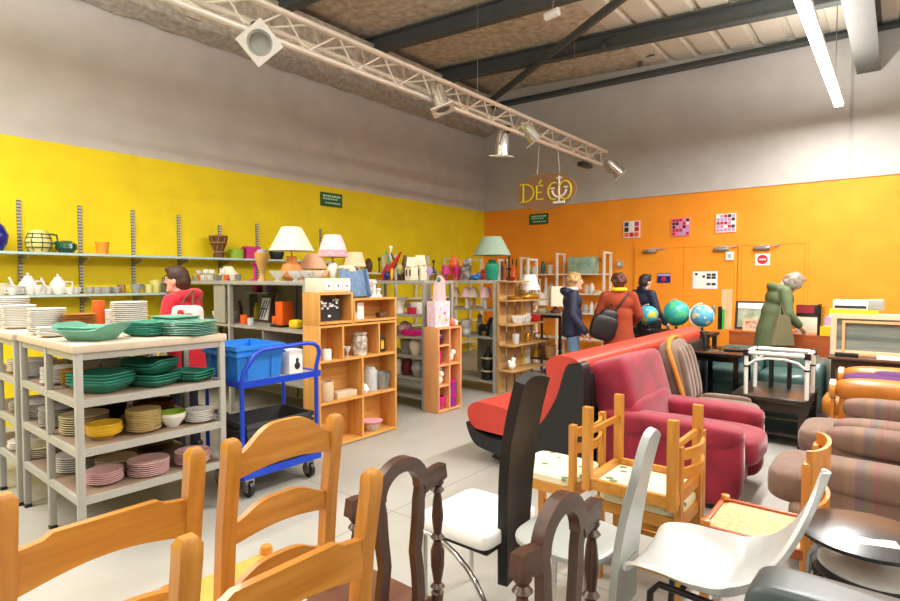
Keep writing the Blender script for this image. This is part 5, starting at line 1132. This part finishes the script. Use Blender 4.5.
# ================================================================== FOREGROUND CHAIRS (local: back at x=0, seat toward +x)
def sq(mb, a, b, w, d):
    a, b = V(a), V(b); return mb.rings([[p+V((sx*w/2, sy*d/2, 0)) for sx, sy in ((-1,-1),(1,-1),(1,1),(-1,1))] for p in (a, b)])
def base_frame(t, w, dpt, sh, mz, mx, my, seatm=None, seat_th=.03, lw=.042, knob=None):
    for y in (-1,1):
        l = sq(MB(), (dpt-.02, y*(w/2-.02), 0), (dpt-.02, y*(w/2-.02), sh-.02), lw, lw).build('front_leg', mz, t)
        if knob: MB().lathe([(0,0),(.024,0),(.026,.012),(.02,.03),(0,.034)], (dpt-.02, y*(w/2-.02), sh)).build('turned_cap', mz, l)
        MB().cyl((0, y*(w/2-.02), .16), (dpt-.02, y*(w/2-.02), .16), .012, seg=10).build('stretcher', mx, t)
    MB().cyl((dpt-.02, -w/2+.02, .26), (dpt-.02, w/2-.02, .26), .012, seg=10).build('stretcher', my, t)
    MB().box((dpt/2+.01, 0, sh-.015), (dpt-.02, w-.01, seat_th), bev=.006).build('seat', seatm or mx, t)
    ap = MB()
    for y in (-1,1): ap.box((dpt/2, y*(w/2-.02), sh-.055), (dpt-.06, .02, .055))
    ap.box((dpt-.02, 0, sh-.055), (.02, w-.08, .055)); ap.build('apron', my, t)
def arched(w, zl, zt, zb, arch, n=20):
    """slat outline (y,z): ends zl..zb high, arched top to zt, underside raised by arch"""
    top = []
    for i in range(n+1):
        u = i/n; y = -w/2+w*u; s = sin(pi*u); s = s*s*(3-2*s) if s < 1 else 1
        top.append((y, zl+(zt-zl)*s))
    bot = [(-w/2+w*(1-i/n), zb+arch*sin(pi*i/n)) for i in range(n+1)]
    return top+bot
def farm_chair(name, loc, rz, w, label, style, ht=1.08, grp=None):
    t = thing(name, label, 'chair', loc, rz, grp); dp = .39
    for y in (-1,1):
        yy = y*(w/2-.022)
        mb = MB(); pw = .046
        pts = [(-.0,0),(0,.45),(-.03,.8),(-.065,ht-.05)]
        rs = [[V((x+sx*.02, yy+sy*pw/2, z)) for sx, sy in ((-1,-1),(1,-1),(1,1),(-1,1))] for x, z in pts]
        rs.append([V((-.068+sx*.02, yy+sy*pw/2, ht-.015)) for sx, sy in ((-1,-1),(1,-1),(1,1),(-1,1))]); rs.append([V((-.068+sx*.012, yy+sy*pw/2*.6, ht)) for sx, sy in ((-1,-1),(1,-1),(1,1),(-1,1))])
        mb.rings(rs).build('back_post', pineZ, t)
    iw = w-.085
    def slat(zl, zt, zb, ar, x, nm): 
        MB().prism(arched(iw, zl, zt, zb, ar), (x,0,0), (0,1,0), (.09 if 0 else 0,0,1), (1,0,0), .024).build(nm, pineY, t)
    if style == 'ladder':
        slat(1.025, 1.10, .955, .02, -.058, 'top_rail'); slat(.81, .855, .745, .02, -.028, 'slat'); slat(.605, .65, .55, .02, -.012, 'slat')
    else:
        k_ = .03 if ht > 1.06 else -.045; MB().prism([(-iw/2,.905+k_),(-iw*.36,.912+k_),(-iw*.31,.925+k_),(iw*.31,.925+k_),(iw*.36,.912+k_),(iw/2,.905+k_)]+[(iw/2-iw*i/16, .80+.03*sin(pi*i/16)+k_) for i in range(17)], (-.042,0,0), (0,1,0), (0,0,1), (1,0,0), .024).build('top_rail', pineY, t); slat(.68, .70, .60, .015, -.02, 'slat')
    base_frame(t, w, dp, .45, pineZ, pineX, pineY, mat('pale_pine_seat', (236,176,90), .4, rgb2=(222,156,70), scale=2, stretch=(1.5,10,10)), knob=True)
    return t
farm_chair('wooden_chair', (-1.585, .53, 0), pi, .47, 'orange pine chair with one broad top rail, cut by the left picture edge', 'broad', grp=None)
farm_chair('wooden_chair', (-1.585, 1.045, 0), pi, .43, 'orange pine ladder-back chair with three arched slats', 'ladder')
farm_chair('wooden_chair', (-1.145, .755, 0), pi, .535, 'orange pine chair in front of the dark carved chair, cut by the bottom edge', 'broad', 1.045)
def turned(mb, y, x0, z0, z1, r=.022):
    n = z1-z0; P = []
    for u, k in ((0,.8),(.08,1),(.1,.55),(.13,1.15),(.16,.6),(.3,1.05),(.42,1.1),(.5,.6),(.53,1.1),(.56,.6),(.7,.95),(.84,.7),(.88,.55),(.91,1.1),(.94,.6),(.97,1),(1,.9)): P.append((r*k, z0+n*u))
    return mb.lathe([(0,z0)]+P+[(0,z1)], (x0,y,0), seg=14)
def carved_chair(loc, rz, w, label):
    t = thing('carved_chair', label, 'chair', loc, rz, 'dark carved dining chairs'); h = w/2-.025
    for y in (-1,1):
        sq(MB(), (0,y*h,0), (0,y*h,.47), .042, .042).build('back_leg', walnut, t)
        turned(MB(), y*h, -.02, .47, .91).build('turned_post', walnut, t)
    A = [(.098*cos(R(a)), .915+.095*sin(R(a))) for a in range(180, -1, -12)]
    MB().ribbon(A, .046, (-.02,0,0), (0,1,0), (0,0,1), (1,0,0), .032).build('crest_rail', walnutY, t)
    for y in (-1,1): MB().ribbon([(y*.10,.915),(y*.125,.922),(y*h,.93),(y*(h+.03),.935)], [.06,.058,.06,.05], (-.02,0,0), (0,1,0), (0,0,1), (1,0,0), .031).build('crest_ear', walnutY, t)
    for y in (-1,1):
        k = [(y*.098,.92),(y*.085,.87),(y*.082,.80),(y*.068,.70),(y*.08,.62),(y*.085,.54),(y*.07,.47)]
        MB().ribbon(k, [.04,.034,.038,.034,.036,.036,.036], (-.02,0,0), (0,1,0), (0,0,1), (1,0,0), .026).build('inner_splat', walnut, t)
    base_frame(t, w, .345, .46, walnut, walnut, walnutY, mat('brown_leather_seat', (110,70,50), .5), .04); return t
ch_ = carved_chair((-1.216, 1.23, 0), pi, .41, 'dark carved chair with arched crest and turned posts, left of the white seat')
carved_chair((-.645, 1.198, 0), pi, .40, 'dark carved chair with arched crest, in front of the grey moulded chair')
ch_.scale.z = .965
# black high-back chair with white seat cover
t = thing('dining_chair', 'high-back black leather chair with white seat cover and chrome legs', 'chair', (-1.31, 2.07, 0), pi)
bp = [(0,.22),(-.004,.45),(-.012,.65),(-.03,.85),(-.06,1.0),(-.095,1.14)]
def bpt(u, v):
    s = v*(len(bp)-1); i = min(int(s), len(bp)-2); f = s-i; x = bp[i][0]*(1-f)+bp[i+1][0]*f; z = bp[i][1]*(1-f)+bp[i+1][1]*f; ww = .225*(.8+.2*min(1, v/.5))
    return (x+.012*cos(pi*(u-.5)), (u-.5)*ww, z-.02*(2*u-1)**2*(v**4))
MB().surf(bpt, 8, 24, .045).build('backrest', blackleather, t)
MB().sup((.20,0,.44), (.40,.43,.07), .2).build('seat_cover', whitefab, t)
MB().box((.20,0,.39), (.36,.36,.03), bev=.008).build('seat_pan', black, t)
for y in (-.18,.18):
    MB().cyl((.37,y,0), (.37,y,.40), .013, seg=10).build('front_leg', chrome, t)
    MB().tube([(.37,y*1.12,.40)]+[(.37-.40*sin(a), y*1.12, .40-.39*(1-cos(a))) for a in [R(10*i) for i in range(1,10)]], .013, 10).build('curved_leg', chrome, t)
# grey chair with tapered back
greyp = mat('grey_moulded_plastic', (166,170,166), .4, var=.05)
t = thing('dining_chair', 'grey moulded chair with narrow upright back and oval seat', 'chair', (-.82, 2.045, 0), pi)
def gpt(u, v):
    ww = .23*(.9+.1*v); y = (u-.5)*ww; top = .985-.14*max(0, (u-.25)/.75)**2.4-.03*max(0, (.25-u)/.25)**2
    return (-.02-.085*v*v, y, .30+(top-.30)*v)
MB().surf(gpt, 12, 24, .028).build('backrest', greyp, t)
MB().sup((.205,0,.50), (.40,.40,.035), .65, e2=.4).build('seat', greyp, t)
MB().box((.0,0,.48), (.1,.14,.02)).build('bracket', chrome, t)
for x in (.07,.34):
    for y in (-.14,.14): MB().cyl((x,y,.488), (x+(.03 if x > .2 else -.03),y*1.15,0), .013, seg=10).build('leg', chrome, t)
# silver shell chair
silver = mat('silver_moulded_plastic', (204,206,206), .32, .25, var=.04)
t = thing('shell_chair', 'silver-grey moulded shell chair with swept pointed back on black tube legs', 'chair', (-.45, 2.10, 0), pi)
SP = [(.30,.48,.36),(.275,.505,.40),(.18,.505,.44),(.06,.485,.46),(-.02,.485,.44),(-.09,.525,.41),(-.155,.60,.37),(-.21,.70,.29),(-.255,.82,.17),(-.29,.94,.05)]
def spt(u, v):
    s = v*(len(SP)-1); i = min(int(s), len(SP)-2); f = s-i; a, b = SP[i], SP[i+1]
    f2 = f; pa, pd = SP[max(i-1, 0)], SP[min(i+2, len(SP)-1)]; x, z, w = [.5*(2*a[k]+(b[k]-pa[k])*f2+(2*pa[k]-5*a[k]+4*b[k]-pd[k])*f2*f2+(3*a[k]-pa[k]-3*b[k]+pd[k])*f2**3) for k in range(3)]; q = (2*u-1)
    up = .085*abs(q)**3*(1 if v < .5 else max(0, 1-(v-.5)/.4))
    fw = .02*q*q*max(0, (v-.45)/.55)
    return (x+fw, q*w/2, z+up*min(1, .25+v*2))
MB().surf(spt, 14, 36, .012).build('shell', silver, t)
for y in (-1,1): MB().tube([(.24,y*.13,0),(.22,y*.13,.43),(.19,y*.13,.467),(.0,y*.12,.455),(-.06,y*.12,.43),(-.14,y*.15,0)], .012, 10).build('leg', black, t)
MB().cyl((.12,-.13,.462), (.12,.13,.462), .01, seg=8).build('cross_tube', black, t)
# small pine chairs, two upright and one upside down on top
def pine_chair(loc, rz, label, name='wooden_chair', flip=False, cush=True):
    t = thing(name, label, 'chair', loc, rz, None); w = .42; dp = .42; s = -1 if flip else 1
    z = (lambda q: .45+.0+.45-q) if False else (lambda q: q)
    hb = .76
    for y in (-1,1):
        sq(MB(), (0,y*.19,0), (0,y*.19,hb), .032, .042).build('back_post', goldZ, t); sq(MB(), (dp-.02,y*.19,0), (dp-.02,y*.19,.42), .04, .04).build('front_leg', goldZ, t)
        MB().box((dp/2-.01,y*.19,.13), (dp-.06,.018,.028)).build('stretcher', goldX, t)
    f = MB()
    for y in (-1,1): f.box((dp/2-.01,y*.19,.385), (dp-.05,.025,.055))
    f.box((dp-.02,0,.385), (.025,.34,.055)).box((0,0,.385), (.025,.34,.055)); f.build('seat_frame', goldX, t)
    for z0 in (.60,.69): MB().surf(lambda u, v: (-.045*sin(pi*u)*1+.0, (u-.5)*.345, z0+.05*v), 10, 2, .018).build('slat', goldY, t)
    if cush: MB().sup((dp/2-.005,0,.432), (dp-.01,.40,.05), .25).build('seat_cushion', floral, t)
    return t
pine_chair((-.79, 2.885, 0), pi, 'small pine chair with curved slats under the upside-down one')
pine_chair((-1.36, 2.93, 0), pi, 'small pine chair with flowered seat left of the upside-down one')
u = pine_chair((-.81, 2.80, .93), 0, 'small pine chair turned upside down on another pine chair', flip=True, cush=False)
u.rotation_euler = (pi, 0, -pi/2); u.location = (-1.0, 3.0, .905); u.scale.y = 1.1
MB().box((.20,0,.395), (.36,.35,.012)).build('seat_underside', floral, u)
# bentwood chair
t = thing('bentwood_chair', 'orange bentwood chair with two curved back bands and tan seat', 'chair', (-.28, 2.84, 0), pi)
for y in (-.17,.17): MB().box((0,y,.40), (.03,.07,.80), bev=.008).build('back_post', bent, t)
for z0, hh in ((.72,.13),(.53,.09)): MB().surf(lambda u, v: (-.06*sin(pi*u), -.18*cos(pi*u), z0+hh*v), 18, 3, .016).build('back_band', bent, t)
seatm = mat('woven_tan_seat', (236,196,150), .7, rgb2=(214,164,112), scale=50, bump=.2)
MB().box((.20,0,.415), (.39,.39,.03), bev=.008).build('seat', seatm, t); f = MB()
for y in (-.195,.195): f.box((.2,y,.42), (.40,.022,.045), bev=.005)
f.box((.39,0,.42), (.022,.40,.045), bev=.005); f.build('seat_rim', redwood, t)
for y in (-.185,.185): sq(MB(), (.38,y,0), (.38,y,.43), .035, .035).lathe([(0,0),(.022,0),(.02,.02),(0,.024)], (.38,y,.442)).build('front_leg', bent, t)
# round stools
t = thing('round_stool', 'round black stool with a white price card, stacked on a white-topped stool', 'stool', (-.07, 2.42, 0)); MB().lathe([(0,0),(.19,0),(.215,.008),(.215,.02),(.19,.025),(0,.028)], (0,0,.635), seg=48).build('seat', mat('black_ash_wood', (58,58,58), .25, rgb2=(38,38,38), scale=3, stretch=(1,14,1)), t)
MB().box((.03,-.08,.661), (.12,.06,.002), (0,0,.3)).build('price_card', paper, t)
for k in range(4):
    a = pi/4+k*pi/2; c_, s_ = cos(a), sin(a); MB().tube([(.06*c_,.06*s_,.628),(.19*c_,.19*s_,.625),(.215*c_,.215*s_,.59),(.25*c_,.25*s_,0)], .012, 8).build('leg', black if k % 2 else chrome, t)
t = thing('round_stool', 'white-topped black stool nested under the round black one', 'stool', (-.05, 2.43, 0)); MB().lathe([(0,0),(.17,0),(.18,.01),(.18,.03),(0,.03)], (0,0,.50), seg=36).build('seat', black, t); MB().lathe([(0,0),(.165,0),(.165,.012),(0,.02)], (0,0,.531), seg=36).build('seat_pad', white2, t)
for k in range(4):
    a = k*pi/2; MB().tube([(.1*cos(a),.1*sin(a),.495),(.15*cos(a),.15*sin(a),.46),(.17*cos(a),.17*sin(a),0)], .011, 8).build('leg', black, t)
# dark grey leather armchair in the near right corner
t = thing('armchair', 'dark grey leather armchair cut by the bottom right corner', 'armchair', (.145, 1.2, -.012)); 
MB().sup((0,.30,.55), (.84,.17,.60), .15, (-.06,0,0)).build('backrest', greyleather, t); MB().tube([(-.38,.225,.80),(-.2,.222,.822),(.2,.222,.822),(.38,.225,.80)], .006, 6).build('seam', greyleather, t)
MB().sup((0,-.02,.24), (.78,.62,.26), .25).build('seat_cushion', greyleather, t)
for x in (-.37,.37): MB().sup((x,0,.34), (.12,.7,.46), .3).build('armrest', greyleather, t)
for x in (-.33,.33):
    for y in (-.25,.25): MB().cyl((x,y,.13), (x,y,0), .02, seg=8).build('foot', chrome, t)
# ================================================================== PEOPLE (local: facing +x, z up)
def person(loc, face, h, label, coat, trousers, hairm, hair, arms, lean=0, coat_hem=.72, head_turn=0, head_bow=0, hood=False, glasses=False, girth=1.0, scarf=None, collar=True, flare=1.0, hem2=None):
    s = h/1.65; t = thing('person', label, 'person', (loc[0], loc[1], 0), face)
    def L_(x, y, z):                      # lean the part above the hips forward
        if z > .9: k = z-.9; return V((x*1+k*sin(lean), y, .9+k*cos(lean)))*s
        return V((x, y, z))*s
    hip = L_(0,0,.9); sh = 1.355
    neck0, headc = L_(-.01,0,1.36), L_(.03,0,1.515)+V((.05*head_bow,0,-.05*head_bow))
    HT = Matrix.Translation(headc) @ Euler((0, head_bow*.6, head_turn)).to_matrix().to_4x4()
    hd = lambda x, y, z: HT @ (V((x, y, z))*s)
    B = []
    for y in (-1,1):
        B += [('c', V((0,y*.085,.88))*s, V((.02,y*.09,.47))*s, .078*s, .052*s), ('c', V((.02,y*.09,.47))*s, V((-.01,y*.095,.09))*s, .052*s, .036*s), ('c', V((-.02,y*.095,.05))*s, V((.12,y*.105,.035))*s, .035*s, .03*s)]
    B += [('e', L_(0,0,.94), (.11*s,.155*s,.12*s)), ('e', L_(0,0,1.1), (.095*s,.135*s,.17*s), (0,lean,0)), ('e', L_(-.005,0,1.28), (.10*s,.165*s,.13*s), (0,lean,0)), ('c', neck0, L_(.015,0,1.45), .052*s, .048*s)]
    B += [('e', hd(0,0,.015), (.088*s,.072*s,.105*s), (0,head_bow*.6,head_turn)), ('e', hd(.025,0,-.05), (.058*s,.052*s,.06*s)), ('e', hd(.092,0,-.005), (.02*s,.014*s,.02*s)), ('c', hd(.085,0,.03), hd(.1,0,-.012), .011*s, .014*s), ('e', hd(.068,0,-.085), (.024*s,.024*s,.02*s))]
    for y in (-1,1): B.append(('e', hd(-.005,y*.072,-.005), (.02*s,.01*s,.03*s)))
    slv = []
    for (y, el, wr) in arms:
        S_ = L_(-.01, y*.175, sh-.02); E = V(el)*s; W = V(wr)*s
        B += [('c', S_, E, .046*s, .038*s), ('c', E, W, .038*s, .027*s)]
        d = (W-E).normalized(); sd = d.cross(V((0,0,1))); sd = sd.normalized() if sd.length > .05 else V((0,1,0)); up = sd.cross(d)
        pc = W+d*.05*s; B.append(('e', pc, (.034*s,.034*s,.034*s)))
        B.append(('c', W, W+d*.08*s, .026*s, .03*s))
        for k, (o_, ln) in enumerate(((-.028,.062),(-.010,.074),(.010,.070),(.028,.055))):
            a = W+d*.082*s+sd*o_*s; b_ = a+d*ln*.55*s-up*.006*s; c_ = b_+d*ln*.45*s-up*.026*s
            B += [('c', a, b_, .0095*s, .0088*s), ('c', b_, c_, .0088*s, .0075*s)]
        th0 = W+d*.03*s-sd*.028*s*y; B.append(('c', th0, th0+d*.05*s-sd*.025*s*y-up*.012*s, .012*s, .009*s))
        slv.append((S_, E, W, d))
    body = obj('body', blob(B, .0085, 3), t, skin)
    # face
    for y in (-1,1): MB().ball(hd(.079,y*.03,.02), .011*s, seg=10).build('eye', white, t); MB().ball(hd(.088,y*.031,.02), .006*s, seg=8).build('pupil', ink, t); MB().tube([hd(.085,y*.015,.042), hd(.088,y*.032,.047), hd(.074,y*.05,.042)], .004*s, 6).build('eyebrow', hairm, t)
    MB().tube([hd(.081,-.022,-.052), hd(.088,0,-.053), hd(.081,.022,-.052)], .006*s, 6).build('mouth', mat('lips', (190,110,104), .5), t)
    if glasses:
        g = MB()
        for y in (-1,1): g.tube([hd(.1, y*.032+.023*cos(a)*1, .02+.02*sin(a)) for a in [i*pi/8 for i in range(16)]], .0025*s, 6, closed=True).cyl(hd(.1,y*.055,.025), hd(0,y*.077,.02), .0025*s, seg=6)
        g.build('glasses', ink, t)
    # hair
    H = [('e', hd(-.012,0,.045), (.097*s,.083*s,.092*s)), ('e', hd(-.045,0,.0), (.07*s,.08*s,.085*s))]
    if hair == 'short': H += [('e', hd(.05,y*.02,.10), (.04*s,.045*s,.03*s)) for y in (-1,1)]+[('e', hd(-.06,0,-.045), (.045*s,.062*s,.05*s))]
    if hair == 'bob': H += [('e', hd(-.01,y*.065,-.015), (.06*s,.035*s,.085*s)) for y in (-1,1)]+[('e', hd(-.06,0,-.05), (.05*s,.075*s,.06*s)), ('e', hd(.045,0,.095), (.05*s,.06*s,.03*s))]+[('e', hd(.04,y*.066,.02), (.045*s,.025*s,.07*s)) for y in (-1,1)]
    if hair == 'curly': 
        random.seed(5)
        for i in range(40):
            a = random.uniform(0, 2*pi); e = random.uniform(-.25, 1.2); x = -.015-.085*cos(e)*cos(a)*1; 
            if x > .045 and e < .75: continue
            H.append(('e', hd(x, .085*cos(e)*sin(a), .03+.095*sin(e)), (.03*s,.03*s,.03*s)))
        H.append(('e', hd(-.05,0,-.04), (.05*s,.07*s,.05*s)))
    obj('hair', blob(H, .009, 2), t, hairm)
    # trousers and shoes
    T_ = [('e', V((0,0,.9))*s, (.122*s,.168*s,.11*s))]
    for y in (-1,1): T_ += [('c', V((0,y*.085,.88))*s, V((.02,y*.09,.47))*s, .093*s, .069*s), ('c', V((.02,y*.09,.47))*s, V((-.01,y*.095,.08))*s, .069*s, .06*s)]
    obj('trousers', blob(T_, .014, 3), t, trousers)
    for y in (-1,1): obj('shoe', blob([('c', V((-.05,y*.095,.045))*s, V((.13,y*.107,.036))*s, .045*s, .036*s), ('e', V((.04,y*.1,.022))*s, (.13*s,.05*s,.022*s))], .011, 2), t, black)
    # coat
    K = [('e', L_(-.005,0,1.25), (.135*s*girth,.205*s,.14*s), (0,lean,0)), ('e', L_(-.01,0,1.07), (.135*s*girth,.185*s,.2*s), (0,lean,0)), ('c', L_(-.02,-.12,1.345), L_(-.02,.12,1.345), .062*s, .062*s)]
    n = 14
    for i in range(n+1):
        z = 1.05-(1.05-coat_hem)*i/n; k = 1+.16*flare*i/n; K.append(('e', L_(-.005-.012*flare*i/n,0,z) if z > .9 else V((-.005-.03*flare*i/n,0,z))*s, (.135*s*k*girth,.185*s*k,.075*s)))
    for (S_, E, W, d) in slv: K += [('c', S_, E, .073*s, .06*s), ('c', E, W-d*.0, .06*s, .048*s)]
    if hood: K += [('e', L_(-.10,0,1.385), (.085*s,.13*s,.06*s), (0,.5+lean,0)), ('c', L_(-.09,-.1,1.39), L_(-.09,.1,1.39), .048*s, .048*s), ('c', L_(-.06,.1,1.40), L_(.05,.07,1.385), .04*s, .03*s), ('c', L_(-.06,-.1,1.40), L_(.05,-.07,1.385), .04*s, .03*s)]
    elif collar: K += [('c', L_(-.05,-.05,1.42), L_(-.05,.05,1.42), .04*s, .04*s)]
    c = obj('coat', blob(K, .013, 4), t, coat)
    if scarf: 
        obj('scarf', blob([('c', L_(.05*cos(a)*1.25-.01, .085*sin(a), 1.425), L_(.05*cos(a+.6)*1.25-.01, .085*sin(a+.6), 1.425), .03*s, .03*s) for a in [i*.6 for i in range(11)]], .01, 2), t, scarf)
    return t, L_, s, hd
redcoat = mat('red_wool', (206,24,44), .8, var=.12, scale=6, sheen=.3); navy = mat('navy_padded', (26,34,62), .6, var=.25, scale=10, bump=.1); rust = mat('rust_wool', (156,62,30), .9, var=.12, scale=6)
olive = mat('olive_parka', (98,110,74), .7, rgb2=(78,90,58), scale=5, bump=.1); jeans = mat('blue_jeans', (104,136,168), .85, var=.15, scale=12); darktr = mat('dark_trousers', (36,38,48), .85, var=.15)
hbrown = mat('brown_hair', (70,42,26), .6, var=.4, scale=26, bump=.3); hblond = mat('blonde_hair', (206,172,110), .6, rgb2=(150,112,64), scale=26, bump=.3); hauburn = mat('auburn_hair', (96,48,22), .6, var=.4, scale=26, bump=.3); hdark = mat('dark_hair', (40,28,22), .6, var=.4, scale=26); hgrey = mat('grey_hair', (158,146,132), .6, rgb2=(104,92,80), scale=24, bump=.3)
def gnd(px, d): 
    r = ray(px, 279); f = V((-sin(YAW), cos(YAW), 0)); k = d/(r.x*f.x+r.y*f.y); return (r.x*k, r.y*k)
# 1 red coat, seen from her side and back, facing the shelves
t, L_, s, hd = person(gnd(184, 4.95), R(214), 1.67, 'person in red hooded coat with white shoulder bag facing the crockery shelves', redcoat, darktr, hbrown, 'short',
    ((1, (.02,.27,1.08), (.20,.20,.93)), (-1, (.03,-.26,1.08), (.22,-.18,.95))), hood=True, glasses=True, coat_hem=.66, lean=.06, head_turn=.15)
b = solo('shoulder_bag', 'white printed shoulder bag hanging from the person in red', 'bag', MB().sup((0,0,0), (.26,.09,.26), .35), mat('white_canvas', (232,226,218), .8, rgb2=(214,206,200), scale=10), (0,0,0))
b.parent = None; bx = gnd(187, 4.63); b.location = (bx[0], bx[1], 1.20); b.rotation_euler.z = R(30)
MB().tube([(-.06,.0,.10),(-.05,.03,.18),(-.02,.10,.25),(.0,.10,.25),(.03,.03,.18),(.05,0,.10)], .009, 6).build('strap', brown, b); MB().ball((.04,-.05,.03), (.05,.008,.04)).ball((-.03,-.05,.07), (.03,.008,.03)).build('printed_flower', red, b); MB().ball((.05,-.05,-.05), (.04,.008,.03)).build('printed_leaf', dgreen, b)
# 2 navy jacket, profile facing right
t, L_, s, hd = person(gnd(573, 7.55), R(30), 1.64, 'person with blonde hair in navy hooded jacket and blue jeans, facing right', navy, jeans, hblond, 'curly',
    ((1, (-.02,.25,1.06), (.12,.24,.84)), (-1, (-.01,-.25,1.07), (.15,-.25,.86))), hood=True, coat_hem=.82, flare=.5, scarf=mat('pale_scarf', (222,206,192), .9), head_turn=-.1)
MB().box(L_(-.02,-.245,1.24), (.06,.012,.05), bev=.004).build('sleeve_badge', pinkp, t)
# 3 rust coat, back to the camera
t, L_, s, hd = person(gnd(619, 7.5), R(118), 1.63, 'person in long rust coat and yellow scarf with black shoulder bag, back turned', rust, darktr, hauburn, 'curly',
    ((1, (.02,.27,1.08), (.22,.22,.98)), (-1, (.02,-.27,1.08), (.2,-.22,.95))), coat_hem=.62, flare=.9, scarf=yellowp, collar=False)
MB().tube([L_(-.10,-.13,1.40), L_(-.155,-.02,1.25), L_(-.16,.08,1.12), L_(-.12,.2,1.0)], .012, 6).build('bag_strap', black, t)
bx = gnd(604, 7.22); b = solo('shoulder_bag', 'slouchy black shoulder bag hanging at the left of the person in rust', 'bag', MB().sup((0,0,0), (.34,.15,.34), .55).sup((.03,.01,.10), (.24,.13,.30), .6), blackleather, (bx[0], bx[1], .92), R(39))
b.rotation_euler.y = .25; MB().tube([(-.06,0,.2),(.02,.0,.32),(.1,0,.2)], .01, 6).build('strap', black, b)
# 4 dark navy coat, further back
t, L_, s, hd = person(gnd(644, 8.5), R(62), 1.63, 'person with dark hair in dark navy coat, behind the one in rust', navy, darktr, hdark, 'short',
    ((1, (.02,.26,1.08), (.24,.2,.95)), (-1, (.04,-.25,1.06), (.24,-.2,.90))), coat_hem=.75, flare=.3)
bx = gnd(650, 8.2); b = solo('handbag', 'black handbag carried by the person in dark navy', 'bag', MB().sup((0,0,0), (.34,.14,.26), .4), blackleather, (bx[0], bx[1], .86), R(20)); MB().tube([(-.1,0,.1),(-.08,0,.2),(.08,0,.2),(.1,0,.1)], .01, 6).build('strap', black, b)
# 5 olive parka, bending over the counter
t, L_, s, hd = person(gnd(774, 7.25), R(25), 1.72, 'person with grey hair in olive green hooded parka, leaning over the counter', olive, darktr, hgrey, 'bob',
    ((1, (.10,.25,1.08), (.24,.2,.94)), (-1, (.09,-.26,1.07), (.22,-.20,.93))), girth=1.18, lean=.2, hood=True, coat_hem=.55, flare=1.1, head_bow=1.25)
bx = gnd(783, 6.95); b = solo('shoulder_bag', 'khaki cloth bag hanging at the side of the person in green', 'bag', MB().prism([(-.15,-.2),(.15,-.2),(.08,.18),(-.06,.18)], t=.06), mat('khaki_cloth', (120,112,80), .9), (bx[0], bx[1], .92), R(39))
MB().tube([(-.03,0,.17),(.0,.03,.34),(.03,0,.17)], .01, 6).build('strap', mat('khaki_cloth', (120,112,80)), b)
